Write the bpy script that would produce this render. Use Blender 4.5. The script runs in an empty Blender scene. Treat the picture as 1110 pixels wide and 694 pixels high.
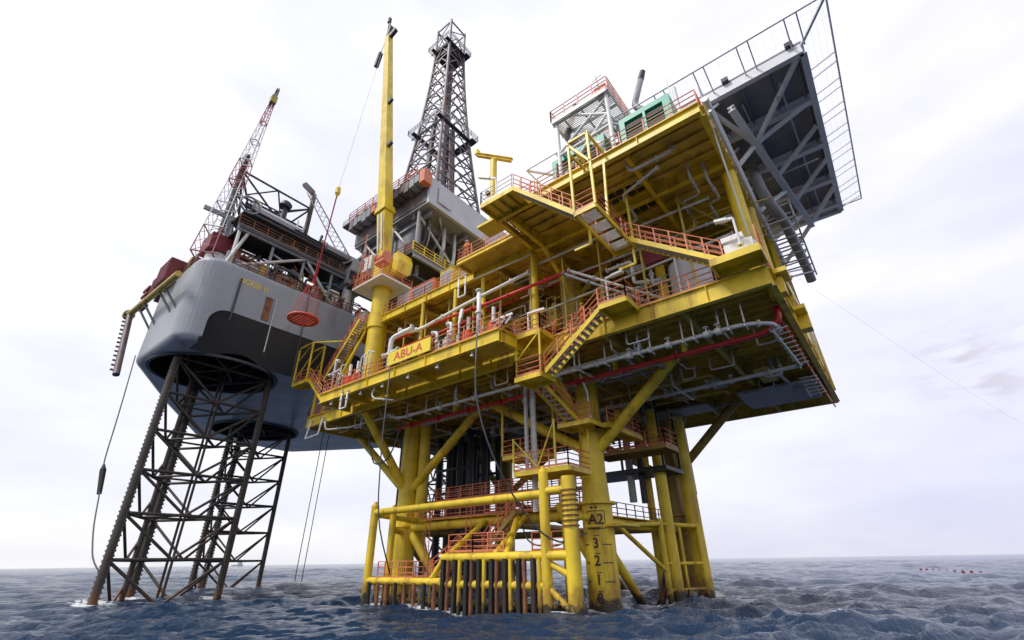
import bpy, bmesh, math, random
import numpy as np
from mathutils import Vector, Matrix
random.seed(7)
C = bpy.context.scene
COL = C.collection
R = math.radians
SEA = -0.4

# ------------------------------------------------------------------ camera
cam_d = bpy.data.cameras.new('camera'); cam = bpy.data.objects.new('camera', cam_d); COL.objects.link(cam)
cam_d.sensor_width = 36; cam_d.lens = 36 * 502.49 / 1110
cam_d.clip_start = 0.3; cam_d.clip_end = 60000
right = Vector((0.78339624, 0.62138891, -0.01288977))
up = Vector((0.29591319, -0.35466506, 0.88693183))
back = Vector((0.54655806, -0.69863332, -0.46172045))
m = Matrix((right, up, back)).transposed().to_4x4()
m.translation = Vector((15.7946, -28.8504, 2.2))
cam.matrix_world = m
C.camera = cam

# ------------------------------------------------------------------ world
W = bpy.data.worlds.new('World'); C.world = W; W.use_nodes = True
nt = W.node_tree; N = nt.nodes; L = nt.links
N.clear()
out = N.new('ShaderNodeOutputWorld'); bg = N.new('ShaderNodeBackground'); L.new(bg.outputs[0], out.inputs[0])
SUN_EL, SUN_AZ = 52, 205   # azimuth clockwise from +Y
sky = N.new('ShaderNodeTexSky'); sky.sky_type = 'NISHITA'; sky.sun_disc = False
sky.sun_elevation = R(SUN_EL); sky.sun_rotation = R(SUN_AZ)
tc = N.new('ShaderNodeTexCoord')
mp = N.new('ShaderNodeMapping'); mp.inputs['Scale'].default_value = (1.0, 1.0, 3.2); L.new(tc.outputs['Generated'], mp.inputs[0])
nz = N.new('ShaderNodeTexNoise'); nz.inputs['Scale'].default_value = 2.1; nz.inputs['Detail'].default_value = 7; nz.inputs['Roughness'].default_value = 0.52
L.new(mp.outputs[0], nz.inputs['Vector'])
cr = N.new('ShaderNodeValToRGB'); L.new(nz.outputs['Fac'], cr.inputs[0])
cr.color_ramp.elements[0].position = 0.34; cr.color_ramp.elements[0].color = (5.3, 5.35, 6.2, 1)
cr.color_ramp.elements[1].position = 0.62; cr.color_ramp.elements[1].color = (6.6, 6.55, 6.75, 1)
# greyer towards the horizon, as stratus is
sep = N.new('ShaderNodeSeparateXYZ'); L.new(tc.outputs['Generated'], sep.inputs[0])
mr = N.new('ShaderNodeMapRange'); mr.inputs['From Min'].default_value = 0.0; mr.inputs['From Max'].default_value = 0.42
mr.inputs['To Min'].default_value = 0.84; mr.inputs['To Max'].default_value = 1.0; L.new(sep.outputs['Z'], mr.inputs['Value'])
mul = N.new('ShaderNodeVectorMath'); mul.operation = 'SCALE'; L.new(cr.outputs[0], mul.inputs[0]); L.new(mr.outputs[0], mul.inputs['Scale'])
mixc = N.new('ShaderNodeMix'); mixc.data_type = 'RGBA'; mixc.inputs[0].default_value = 0.93
L.new(sky.outputs[0], mixc.inputs[6]); L.new(mul.outputs[0], mixc.inputs[7])
# one small drift of dark smoke low in the sky to the right
sd = Vector((0.7834, 0.6214, -0.0129)) * (1057 - 555) / 502.5 + up * (347 - 397) / 502.5 - back
sd.normalize()
dp = N.new('ShaderNodeVectorMath'); dp.operation = 'DISTANCE'; dp.inputs[1].default_value = sd
mp2 = N.new('ShaderNodeVectorMath'); mp2.operation = 'NORMALIZE'; L.new(tc.outputs['Generated'], mp2.inputs[0])
nz2 = N.new('ShaderNodeTexNoise'); nz2.inputs['Scale'].default_value = 16; nz2.inputs['Detail'].default_value = 5
mp3 = N.new('ShaderNodeMapping'); mp3.inputs['Scale'].default_value = (1, 1, 3.5)
L.new(mp2.outputs[0], mp3.inputs[0]); L.new(mp3.outputs[0], nz2.inputs['Vector'])
L.new(mp2.outputs[0], dp.inputs[0])
ma = N.new('ShaderNodeMapRange'); ma.inputs['From Min'].default_value = 0.0; ma.inputs['From Max'].default_value = 0.10
ma.inputs['To Min'].default_value = 0.62; ma.inputs['To Max'].default_value = 0.0; L.new(dp.outputs['Value'], ma.inputs['Value'])
mb_ = N.new('ShaderNodeMapRange'); mb_.inputs['From Min'].default_value = 0.45; mb_.inputs['From Max'].default_value = 0.65; L.new(nz2.outputs['Fac'], mb_.inputs['Value'])
mm = N.new('ShaderNodeMath'); mm.operation = 'MULTIPLY'; L.new(ma.outputs[0], mm.inputs[0]); L.new(mb_.outputs[0], mm.inputs[1])
mixs = N.new('ShaderNodeMix'); mixs.data_type = 'RGBA'; L.new(mm.outputs[0], mixs.inputs[0])
dr_ = N.new('ShaderNodeVectorMath'); dr_.operation = 'DOT_PRODUCT'; dr_.inputs[1].default_value = (0.7834, 0.6214, -0.0129); L.new(mp2.outputs[0], dr_.inputs[0])
mr2 = N.new('ShaderNodeMapRange'); mr2.inputs['From Min'].default_value = -0.1; mr2.inputs['From Max'].default_value = 0.75; L.new(dr_.outputs['Value'], mr2.inputs['Value'])
tint = N.new('ShaderNodeMix'); tint.data_type = 'RGBA'; tint.blend_type = 'MULTIPLY'; L.new(mr2.outputs[0], tint.inputs[0]); L.new(mixc.outputs[2], tint.inputs[6]); tint.inputs[7].default_value = (0.88, 0.88, 0.97, 1)
L.new(tint.outputs[2], mixs.inputs[6]); mixs.inputs[7].default_value = (3.1, 2.75, 3.1, 1)
L.new(mixs.outputs[2], bg.inputs[0]); bg.inputs[1].default_value = 0.1

# ------------------------------------------------------------------ sun (veiled by cloud: broad and soft)
sd_ = bpy.data.lights.new('sun', 'SUN'); sd_.energy = 1.5; sd_.angle = R(12); sd_.color = (1.0, 0.96, 0.9)
so = bpy.data.objects.new('sun', sd_); COL.objects.link(so)
az = R(SUN_AZ); el = R(SUN_EL)
sdir = Vector((math.sin(az) * math.cos(el), math.cos(az) * math.cos(el), math.sin(el)))
so.rotation_euler = sdir.to_track_quat('Z', 'Y').to_euler(); so.location = (0, -60, 120)
C.view_settings.view_transform = 'Standard'; C.view_settings.look = 'None'
C.view_settings.exposure = 0.85; C.view_settings.gamma = 1
C.cycles.use_denoising = True
C.cycles.max_bounces = 8; C.cycles.diffuse_bounces = 6; C.cycles.glossy_bounces = 2
C.cycles.sample_clamp_indirect = 6

# ------------------------------------------------------------------ materials
def mat(name, base, rough=0.5, metal=0.0, var=0.18, vscale=0.7, rust=0.0, rustcol=(0.16, 0.06, 0.025), rscale=1.3,
        streak=False, tide=0, bump=0.0, spec=0.5, seams=False):
    mt = bpy.data.materials.new(name); mt.use_nodes = True
    t = mt.node_tree; n = t.nodes; l = t.links
    b = n['Principled BSDF']; b.inputs['Roughness'].default_value = rough; b.inputs['Metallic'].default_value = metal
    b.inputs['Specular IOR Level'].default_value = spec
    g = n.new('ShaderNodeNewGeometry')
    a = n.new('ShaderNodeTexNoise'); a.inputs['Scale'].default_value = vscale; a.inputs['Detail'].default_value = 6
    l.new(g.outputs['Position'], a.inputs['Vector'])
    r = n.new('ShaderNodeMapRange'); r.inputs['From Min'].default_value = 0.3; r.inputs['From Max'].default_value = 0.7
    r.inputs['To Min'].default_value = 1 - var; r.inputs['To Max'].default_value = 1 + var * 0.5; l.new(a.outputs['Fac'], r.inputs['Value'])
    s = n.new('ShaderNodeVectorMath'); s.operation = 'SCALE'; s.inputs[0].default_value = base; l.new(r.outputs[0], s.inputs['Scale'])
    cur = s.outputs[0]
    if rust > 0:
        mpn = n.new('ShaderNodeMapping'); mpn.inputs['Scale'].default_value = (1, 1, 0.16) if streak else (1, 1, 0.6)
        l.new(g.outputs['Position'], mpn.inputs[0])
        q = n.new('ShaderNodeTexNoise'); q.inputs['Scale'].default_value = rscale; q.inputs['Detail'].default_value = 9; q.inputs['Roughness'].default_value = 0.65
        l.new(mpn.outputs[0], q.inputs['Vector'])
        w = n.new('ShaderNodeMapRange'); w.inputs['From Min'].default_value = 0.66 - rust * 0.3; w.inputs['From Max'].default_value = 0.78 - rust * 0.2
        w.inputs['To Max'].default_value = 0.85; l.new(q.outputs['Fac'], w.inputs['Value'])
        x = n.new('ShaderNodeMix'); x.data_type = 'RGBA'; l.new(w.outputs[0], x.inputs[0]); l.new(cur, x.inputs[6]); x.inputs[7].default_value = (*rustcol, 1)
        cur = x.outputs[2]
    if tide:
        tide_off = tide - 1
        sp = n.new('ShaderNodeSeparateXYZ'); l.new(g.outputs['Position'], sp.inputs[0])
        q2 = n.new('ShaderNodeTexNoise'); q2.inputs['Scale'].default_value = 3.0; q2.inputs['Detail'].default_value = 6; l.new(g.outputs['Position'], q2.inputs['Vector'])
        ad = n.new('ShaderNodeMath'); ad.operation = 'MULTIPLY_ADD'; ad.inputs[1].default_value = -1.7; l.new(q2.outputs['Fac'], ad.inputs[0]); l.new(sp.outputs['Z'], ad.inputs[2])
        for lo, hi, colr, am in ((-0.15-tide_off, 0.55-tide_off, (0.20, 0.075, 0.02), 0.6), (-0.75-tide_off, -0.45-tide_off, (0.02, 0.017, 0.012), 0.95)):
            w = n.new('ShaderNodeMapRange'); w.inputs['From Min'].default_value = lo; w.inputs['From Max'].default_value = hi
            w.inputs['To Min'].default_value = am; w.inputs['To Max'].default_value = 0.0; l.new(ad.outputs[0], w.inputs['Value'])
            x = n.new('ShaderNodeMix'); x.data_type = 'RGBA'; l.new(w.outputs[0], x.inputs[0]); l.new(cur, x.inputs[6]); x.inputs[7].default_value = (*colr, 1)
            cur = x.outputs[2]
    if seams:
        sx_ = n.new('ShaderNodeSeparateXYZ'); l.new(g.outputs['Position'], sx_.inputs[0])
        sa = n.new('ShaderNodeMath'); sa.operation = 'ADD'; l.new(sx_.outputs['X'], sa.inputs[0]); l.new(sx_.outputs['Y'], sa.inputs[1])
        cx_ = n.new('ShaderNodeCombineXYZ'); l.new(sa.outputs[0], cx_.inputs[0]); l.new(sx_.outputs['Z'], cx_.inputs[1])
        bk_ = n.new('ShaderNodeTexBrick'); bk_.inputs['Scale'].default_value = 1.0; bk_.inputs['Brick Width'].default_value = 3.1; bk_.inputs['Row Height'].default_value = 2.2
        bk_.inputs['Mortar Size'].default_value = 0.018; bk_.inputs['Mortar Smooth'].default_value = 0.6
        bk_.inputs['Color1'].default_value = (1,1,1,1); bk_.inputs['Color2'].default_value = (.93,.94,.95,1); bk_.inputs['Mortar'].default_value = (.66,.64,.62,1); l.new(cx_.outputs[0], bk_.inputs['Vector'])
        xm = n.new('ShaderNodeMix'); xm.data_type = 'RGBA'; xm.blend_type = 'MULTIPLY'; xm.inputs[0].default_value = 1.0; l.new(cur, xm.inputs[6]); l.new(bk_.outputs['Color'], xm.inputs[7]); cur = xm.outputs[2]
    l.new(cur, b.inputs['Base Color'])
    if bump:
        bn = n.new('ShaderNodeBump'); bn.inputs['Strength'].default_value = bump; bn.inputs['Distance'].default_value = 0.03
        l.new(a.outputs['Fac'], bn.inputs['Height']); l.new(bn.outputs[0], b.inputs['Normal'])
    return mt

M = {}
M['yellow'] = mat('yellow_paint', (0.80, 0.58, 0.028), 0.42, var=0.26, streak=True, rust=0.4, rustcol=(0.30, 0.12, 0.02), rscale=1.0)
M['yleg'] = mat('yellow_leg_paint', (0.78, 0.56, 0.03), 0.5, var=0.28, rust=0.46, rustcol=(0.28, 0.12, 0.02), tide=1.2, streak=True)
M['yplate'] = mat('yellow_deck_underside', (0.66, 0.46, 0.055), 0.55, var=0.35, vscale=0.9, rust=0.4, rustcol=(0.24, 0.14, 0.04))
M['olive'] = mat('rusty_olive_paint', (0.54, 0.40, 0.07), 0.55, var=0.35, rust=0.42, rustcol=(0.16, 0.10, 0.04))  # olive-brown, darker than the plain yellow, with rust patches
M['yshade'] = mat('shaded_yellow_paint', (0.34, 0.23, 0.05), 0.55, var=0.3, rust=0.4, rustcol=(0.13, 0.06, 0.025), tide=1.2)  # darker copy of the yellow: shade under the decks put into the colour
M['orange'] = mat('faded_orange_paint', (0.66, 0.20, 0.09), 0.5, var=0.25, vscale=2)
M['ored'] = mat('orange_red_paint', (0.72, 0.09, 0.03), 0.5, var=0.2)
M['red'] = mat('red_pipe_paint', (0.60, 0.03, 0.035), 0.38, var=0.15)
M['dred'] = mat('dark_red_paint', (0.20, 0.02, 0.03), 0.5, var=0.3)
M['white'] = mat('white_paint', (0.78, 0.78, 0.76), 0.45, var=0.12, rust=0.12)
M['galv'] = mat('galvanised_pipe', (0.58, 0.57, 0.54), 0.45, metal=0.0, var=0.2, vscale=2)
M['gpipe'] = mat('grey_pipe_lagging', (0.33, 0.33, 0.34), 0.5, metal=0.0, var=0.25, vscale=2)
M['grey'] = mat('grey_paint', (0.27, 0.28, 0.30), 0.5, var=0.15)
M['hgrey'] = mat('helideck_grey_paint', (0.80, 0.80, 0.82), 0.5, var=0.15, vscale=0.5)
M['panel'] = mat('dark_deck_panel', (0.26, 0.26, 0.275), 0.6, var=0.3, vscale=0.6)
M['dark'] = mat('dark_steel', (0.045, 0.045, 0.05), 0.5, metal=0.3, var=0.3)
M['truss'] = mat('rig_leg_steel', (0.085, 0.072, 0.06), 0.6, metal=0.2, var=0.3, vscale=1.2, rust=0.4, rustcol=(0.10, 0.045, 0.025), tide=1.6)
M['hull'] = mat('hull_grey_paint', (0.33, 0.35, 0.375), 0.42, var=0.16, vscale=0.12, seams=True, rust=0.3, streak=True, rscale=0.5, bump=0.15)
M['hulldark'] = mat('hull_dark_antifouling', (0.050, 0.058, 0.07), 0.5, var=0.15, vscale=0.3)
M['hullbot'] = mat('hull_bottom_paint', (0.44, 0.45, 0.48), 0.3, var=0.34, vscale=0.25, rust=0.2, rscale=0.35, rustcol=(0.10, 0.09, 0.09), bump=0.3)
M['cant'] = mat('cantilever_grey_paint', (0.50, 0.51, 0.53), 0.5, var=0.15, vscale=0.3, rust=0.22, streak=True, rscale=0.6, rustcol=(0.30, 0.22, 0.18))
M['derrick'] = mat('derrick_steel', (0.17, 0.14, 0.14), 0.5, metal=0.2, var=0.35, vscale=1.2, rust=0.45, rustcol=(0.22, 0.09, 0.06))
M['green'] = mat('green_enclosure_paint', (0.05, 0.36, 0.25), 0.45, var=0.12)
M['louvre'] = mat('dark_green_louvre', (0.015, 0.09, 0.07), 0.6, var=0.3)
M['rubber'] = mat('black_fender_rubber', (0.02, 0.018, 0.017), 0.75, var=0.4, rust=0.35, rustcol=(0.10, 0.04, 0.02), streak=True)
M['rustpole'] = mat('rusty_fender_pole', (0.26, 0.10, 0.04), 0.7, var=0.5, vscale=2, rust=0.6, rustcol=(0.05, 0.03, 0.02), streak=True)
M['grate'] = mat('galvanised_grating', (0.42, 0.43, 0.46), 0.6, metal=0.2, var=0.2)
M['coverall'] = mat('orange_coverall', (0.75, 0.22, 0.05), 0.85, var=0.15, vscale=6)
M['skin'] = mat('skin', (0.42, 0.24, 0.16), 0.6, var=0.05)
M['blue'] = mat('blue_machinery_paint', (0.07, 0.14, 0.26), 0.5, var=0.3)
M['black'] = mat('black_lettering', (0.02, 0.02, 0.018), 0.5, var=0.1)
M['letred'] = mat('red_lettering', (0.62, 0.06, 0.03), 0.5, var=0.1)
M['letyel'] = mat('yellow_lettering', (0.75, 0.55, 0.05), 0.5, var=0.15)
M['rope'] = mat('wire_rope', (0.10, 0.10, 0.10), 0.7, var=0.2)
M['lrope'] = mat('pale_rope', (0.55, 0.54, 0.55), 0.8, var=0.2)
M['sign'] = mat('yellow_sign_paint', (0.85, 0.66, 0.05), 0.5, var=0.08)

# ------------------------------------------------------------------ mesh builder
XF = None
class MB:
    def __init__(s): s.v = []; s.f = []; s.sm = []
    def add(s, vs, fs, smooth=False):
        o = len(s.v); s.v.extend([tuple(v) for v in vs]); s.f.extend([tuple(i + o for i in f) for f in fs]); s.sm.extend([smooth] * len(fs)); return s
    def box(s, x0, x1, y0, y1, z0, z1):
        return s.add([(x0,y0,z0),(x1,y0,z0),(x1,y1,z0),(x0,y1,z0),(x0,y0,z1),(x1,y0,z1),(x1,y1,z1),(x0,y1,z1)],
                     [(0,3,2,1),(4,5,6,7),(0,1,5,4),(1,2,6,5),(2,3,7,6),(3,0,4,7)])
    def frame(s, p, q, upv=(0,0,1)):
        p = Vector(p); q = Vector(q); d = (q - p)
        if d.length < 1e-6: d = Vector((0,0,1))
        d = d.normalized(); u = Vector(upv)
        if abs(d.dot(u)) > 0.98: u = Vector((0,1,0)) if abs(d.y) < 0.9 else Vector((1,0,0))
        a = d.cross(u).normalized(); b = a.cross(d).normalized()
        return p, q, a, b
    def bar(s, p, q, w, h):
        p, q, a, b = s.frame(p, q); a = a * w / 2; b = b * h / 2
        return s.add([p-a-b,p+a-b,p+a+b,p-a+b,q-a-b,q+a-b,q+a+b,q-a+b],
                     [(0,1,2,3),(7,6,5,4),(0,4,5,1),(1,5,6,2),(2,6,7,3),(3,7,4,0)])
    def ibeam(s, p, q, w, h, t=0.05):
        p, q, a, b = s.frame(p, q)
        pts = [(-w/2,-h/2),(w/2,-h/2),(w/2,-h/2+t),(t/2,-h/2+t),(t/2,h/2-t),(w/2,h/2-t),(w/2,h/2),(-w/2,h/2),(-w/2,h/2-t),(-t/2,h/2-t),(-t/2,-h/2+t),(-w/2,-h/2+t)]
        n = len(pts); vs = [p + a*x + b*y for x, y in pts] + [q + a*x + b*y for x, y in pts]
        fs = [(i, (i+1) % n, n + (i+1) % n, n + i) for i in range(n)]
        for base, fl in ((0, False), (n, True)):
            for f in ((0,1,2,11),(10,3,4,9),(8,5,6,7),(11,2,3,10),(9,4,5,8)):
                g = tuple(base + i for i in f); fs.append(g if fl else g[::-1])
        return s.add(vs, fs)
    def tube(s, p, q, r, r2=None, n=10, caps=True):
        p, q, a, b = s.frame(p, q); r2 = r if r2 is None else r2
        vs = []
        for c, rr in ((p, r), (q, r2)):
            for i in range(n):
                t = 2*math.pi*i/n; vs.append(c + a*math.cos(t)*rr + b*math.sin(t)*rr)
        s.add(vs, [(i, n+i, n+(i+1) % n, (i+1) % n) for i in range(n)], True)
        if caps: o = [tuple(range(n)), tuple(range(2*n-1, n-1, -1))]; s.add(vs, o)
        return s
    def path(s, pts, r, n=8, bend=0.0):
        P = [Vector(p) for p in pts]
        if bend > 0 and len(P) > 2:
            Q = [P[0]]
            for i in range(1, len(P)-1):
                d0 = (P[i-1]-P[i]); d1 = (P[i+1]-P[i]); k = min(bend, d0.length*0.45, d1.length*0.45)
                a = P[i] + d0.normalized()*k; c = P[i] + d1.normalized()*k
                for t in (0, 0.33, 0.67, 1): Q.append(a*(1-t)**2 + P[i]*2*t*(1-t) + c*t*t)
            Q.append(P[-1]); P = Q
        rings = []; prev = None
        for i, p in enumerate(P):
            d = (P[min(i+1, len(P)-1)] - P[max(i-1, 0)]).normalized()
            if prev is None:
                u = Vector((0,0,1)) if abs(d.z) < 0.9 else Vector((0,1,0)); a = d.cross(u).normalized()
            else:
                a = (prev - d*prev.dot(d)); a = a.normalized() if a.length > 1e-4 else d.orthogonal().normalized()
            b = d.cross(a); prev = a
            rings.append([p + a*math.cos(2*math.pi*k/n)*r + b*math.sin(2*math.pi*k/n)*r for k in range(n)])
        vs = [v for g in rings for v in g]; fs = []
        for i in range(len(P)-1):
            for k in range(n): fs.append((i*n+k, i*n+(k+1) % n, (i+1)*n+(k+1) % n, (i+1)*n+k))
        s.add(vs, fs, True); o = len(s.v) - len(vs)
        s.f += [tuple(o+k for k in range(n))[::-1], tuple(o+(len(P)-1)*n+k for k in range(n))]; s.sm += [False, False]
        return s
    def prism(s, poly, z0, z1):
        n = len(poly); vs = [(x, y, z0) for x, y in poly] + [(x, y, z1) for x, y in poly]
        fs = [(i, (i+1) % n, n+(i+1) % n, n+i) for i in range(n)] + [tuple(range(n))[::-1], tuple(range(n, 2*n))]
        return s.add(vs, fs)
    def build(s, name, mt, parent=None, label=None, origin=None):
        me = bpy.data.meshes.new(name)
        vs = s.v if XF is None else [XF(v) for v in s.v]
        if origin is not None: vs = [(x-origin[0], y-origin[1], z-origin[2]) for x, y, z in vs]
        me.from_pydata(vs, [], s.f); me.polygons.foreach_set('use_smooth', s.sm); me.update()
        me.materials.append(M[mt] if isinstance(mt, str) else mt)
        o = bpy.data.objects.new(name, me); COL.objects.link(o)
        if origin is not None: o.location = origin
        if parent is not None:
            o.parent = parent; rt = parent; off = Vector((0,0,0))
            while rt is not None: off += Vector(rt.location); rt = rt.parent
            o.location = Vector(o.location) - off if origin is not None else -off
        if label: o['label'] = label
        return o

def _each(s, name, mt, parent=None, label=None):
    key = {}; par = list(range(len(s.v)))
    def find(i):
        while par[i] != i: par[i] = par[par[i]]; i = par[i]
        return i
    for i, v in enumerate(s.v):
        k = tuple(round(c, 4) for c in v)
        if k in key: par[find(i)] = find(key[k])
        else: key[k] = i
    for f in s.f:
        for i in f[1:]: par[find(i)] = find(f[0])
    comps = {}
    for f, sm in zip(s.f, s.sm): comps.setdefault(find(f[0]), []).append((f, sm))
    for fs in comps.values():
        b = MB(); mp_ = {}
        for f, sm in fs:
            g_ = []
            for i in f:
                if i not in mp_: mp_[i] = len(b.v); b.v.append(s.v[i])
                g_.append(mp_[i])
            b.f.append(tuple(g_)); b.sm.append(sm)
        b.build(name, mt, parent, label)
MB.each = _each

def thing(name, label, cat, loc=(0,0,0), group=None, kind=None):
    o = bpy.data.objects.new(name, None); COL.objects.link(o); o.location = loc; o.empty_display_size = 0.1
    o['label'] = label; o['category'] = cat
    if group: o['group'] = group
    return o
def tag(o, label, cat, group=None):
    o['label'] = label; o['category'] = cat
    if group: o['group'] = group
    return o
def lerp(a, b, t): return Vector(a) * (1-t) + Vector(b) * t

# ------------------------------------------------------------------ sea: one sheet from under the boat to the horizon
def make_sea():
    rng = np.random.default_rng(11)
    cx, cy = 15.8, -28.85
    fwd = math.atan2(0.6986, -0.5466)
    rad = [0.0, 3.0, 6.0, 9.0]
    r = 11.0
    while r < 45000:
        rad.append(r); r *= 1.0062 if r < 420 else (1.012 if r < 2500 else 1.04)
    rad = np.array(rad)
    half = R(66)
    a1 = np.linspace(-half, half, 1150)
    a2 = np.linspace(half, 2*math.pi - half, 240)[1:-1]
    ang = np.concatenate([a1, a2]) + fwd
    RR, AA = np.meshgrid(rad, ang, indexing='ij')
    X = cx + RR*np.cos(AA); Y = cy + RR*np.sin(AA)
    Z = np.zeros_like(X); DX = np.zeros_like(X); DY = np.zeros_like(X)
    dr = np.gradient(rad)[:, None]
    wd = fwd + R(18)
    for i in range(120):
        lam = 0.6 * (26/0.6) ** (rng.random()**1.25 if i > 10 else (0.75+0.25*rng.random()))
        th = wd + rng.normal(0, 0.42)
        k = 2*math.pi/lam
        amp = 0.0105 * lam ** 0.55 * rng.uniform(0.6, 1.25)
        amp = min(amp, 0.034)
        fade = np.clip((lam / (dr*3.0) - 0.6), 0, 1) * np.clip(1.6 - RR/(lam*420), 0.0, 1)
        ph = k*((X)*math.cos(th) + (Y)*math.sin(th)) + rng.uniform(0, 6.28)
        A = amp*fade
        Z += A*np.cos(ph); q = 0.6
        DX -= q*A*math.cos(th)*np.sin(ph); DY -= q*A*math.sin(th)*np.sin(ph)
    # gusty patches: amplitude varies over the surface
    g = 1.0 + 0.35*np.sin(X*0.05+1.3)*np.sin(Y*0.043+0.4) + 0.2*np.sin(X*0.13+Y*0.09)
    Z *= g
    X2 = X + DX*g; Y2 = Y + DY*g
    nr, na = X.shape
    V = np.stack([X2, Y2, Z + SEA], -1).reshape(-1, 3).astype(np.float32)
    i, j = np.meshgrid(np.arange(nr-1), np.arange(na), indexing='ij')
    j2 = (j+1) % na
    F = np.stack([i*na+j, (i+1)*na+j, (i+1)*na+j2, i*na+j2], -1).reshape(-1, 4)
    me = bpy.data.meshes.new('sea')
    me.vertices.add(len(V)); me.vertices.foreach_set('co', V.ravel())
    me.loops.add(F.size); me.loops.foreach_set('vertex_index', F.ravel().astype(np.int32))
    me.polygons.add(len(F)); me.polygons.foreach_set('loop_start', np.arange(0, F.size, 4, dtype=np.int32))
    me.polygons.foreach_set('loop_total', np.full(len(F), 4, dtype=np.int32))
    me.polygons.foreach_set('use_smooth', np.ones(len(F), dtype=bool))
    me.update(calc_edges=True)
    # foam: broken crests, and churned water where the swell works round the steel
    foam = np.clip((Z/np.std(Z[RR < 200]) - 2.7) / 0.8, 0, 1) * (RR < 300)
    near = np.zeros_like(X)
    spots = [(0,0,1.0),(-19,0,.95),(0,14,1.0),(-19,14,.95),(1.0,9.2,.5),(1.6,13.3,.8),(-34,-16.6,.5),(-34,-7.8,.5),(-41.6,-12.2,.5)]
    for (sx, sy, sr) in spots:
        d = np.hypot(X-sx, Y-sy); near = np.maximum(near, np.clip(1.25 - (d-sr)/1.9, 0, 1))
    dx = np.maximum(np.maximum(-17.4 - X, X - 1.2), 0); dy = np.abs(Y + 4.6)
    near = np.maximum(near, np.clip(1.2 - np.hypot(dx, dy)/1.5, 0, 1)*0.95)
    at = me.attributes.new('foam', 'FLOAT', 'POINT'); at.data.foreach_set('value', np.maximum(foam*0.85, near).astype(np.float32).ravel())
    mt = bpy.data.materials.new('sea_water'); mt.use_nodes = True
    t = mt.node_tree; n = t.nodes; l = t.links; b = n['Principled BSDF']
    b.inputs['Base Color'].default_value = (0.012, 0.038, 0.088, 1); b.inputs['Roughness'].default_value = 0.08; b.inputs['IOR'].default_value = 1.333
    geo = n.new('ShaderNodeNewGeometry')
    hs = []
    for sc_, de, st in ((3.2, 9, 1.0), (0.9, 6, 1.0), (0.16, 7, 4.0)):
        q = n.new('ShaderNodeTexNoise'); q.inputs['Scale'].default_value = sc_; q.inputs['Detail'].default_value = de; q.inputs['Roughness'].default_value = 0.62
        mpn = n.new('ShaderNodeMapping'); mpn.inputs['Rotation'].default_value = (0, 0, wd); mpn.inputs['Scale'].default_value = (1.7, 0.55, 1)
        l.new(geo.outputs['Position'], mpn.inputs[0]); l.new(mpn.outputs[0], q.inputs['Vector'])
        mu = n.new('ShaderNodeMath'); mu.operation = 'MULTIPLY'; mu.inputs[1].default_value = st; l.new(q.outputs['Fac'], mu.inputs[0]); hs.append(mu)
    ad = n.new('ShaderNodeMath'); ad.operation = 'ADD'; l.new(hs[0].outputs[0], ad.inputs[0]); l.new(hs[1].outputs[0], ad.inputs[1])
    ad2 = n.new('ShaderNodeMath'); ad2.operation = 'ADD'; l.new(ad.outputs[0], ad2.inputs[0]); l.new(hs[2].outputs[0], ad2.inputs[1]); ad = ad2
    bp = n.new('ShaderNodeBump'); bp.inputs['Strength'].default_value = 0.9; bp.inputs['Distance'].default_value = 0.34
    l.new(ad.outputs[0], bp.inputs['Height']); l.new(bp.outputs[0], b.inputs['Normal'])
    fa = n.new('ShaderNodeAttribute'); fa.attribute_name = 'foam'
    fn = n.new('ShaderNodeTexNoise'); fn.inputs['Scale'].default_value = 3.2; fn.inputs['Detail'].default_value = 8; fn.inputs['Roughness'].default_value = 0.72
    l.new(geo.outputs['Position'], fn.inputs['Vector'])
    s1 = n.new('ShaderNodeMath'); s1.operation = 'MULTIPLY_ADD'; s1.inputs[1].default_value = 0.62; s1.inputs[2].default_value = -0.93
    l.new(fa.outputs['Fac'], s1.inputs[0])
    s2 = n.new('ShaderNodeMath'); s2.operation = 'ADD'; l.new(s1.outputs[0], s2.inputs[0]); l.new(fn.outputs['Fac'], s2.inputs[1])
    s3 = n.new('ShaderNodeMapRange'); s3.inputs['From Min'].default_value = 0.08; s3.inputs['From Max'].default_value = 0.22; l.new(s2.outputs[0], s3.inputs['Value'])
    fb = n.new('ShaderNodeBsdfDiffuse'); fb.inputs[0].default_value = (0.72, 0.75, 0.78, 1)
    ms = n.new('ShaderNodeMixShader'); l.new(s3.outputs[0], ms.inputs[0]); l.new(b.outputs[0], ms.inputs[1]); l.new(fb.outputs[0], ms.inputs[2])
    l.new(ms.outputs[0], n['Material Output'].inputs[0])
    me.materials.append(mt)
    o = bpy.data.objects.new('sea', me); COL.objects.link(o); o['kind'] = 'structure'
make_sea()

# ------------------------------------------------------------------ shared builders
def railing(parent, pts, mt='orange', h=1.1, step=1.5, rails=(1.1, 0.72, 0.36), r=0.034, name='railing', label=None, kick=True):
    b = MB()
    for i in range(len(pts)-1):
        p = Vector(pts[i]); q = Vector(pts[i+1]); n = max(1, round((q-p).length/step))
        for k in range(n + (1 if i == len(pts)-2 else 0)):
            c = lerp(p, q, k/n); b.bar(c, c + Vector((0,0,h)), r*2, r*2)
        for z in rails: b.tube(p+Vector((0,0,z*h/1.1)), q+Vector((0,0,z*h/1.1)), r, n=6)
        if kick: b.bar(p+Vector((0,0,0.09)), q+Vector((0,0,0.09)), 0.015, 0.12)
    return b.build(name, mt, parent, label)

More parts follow.
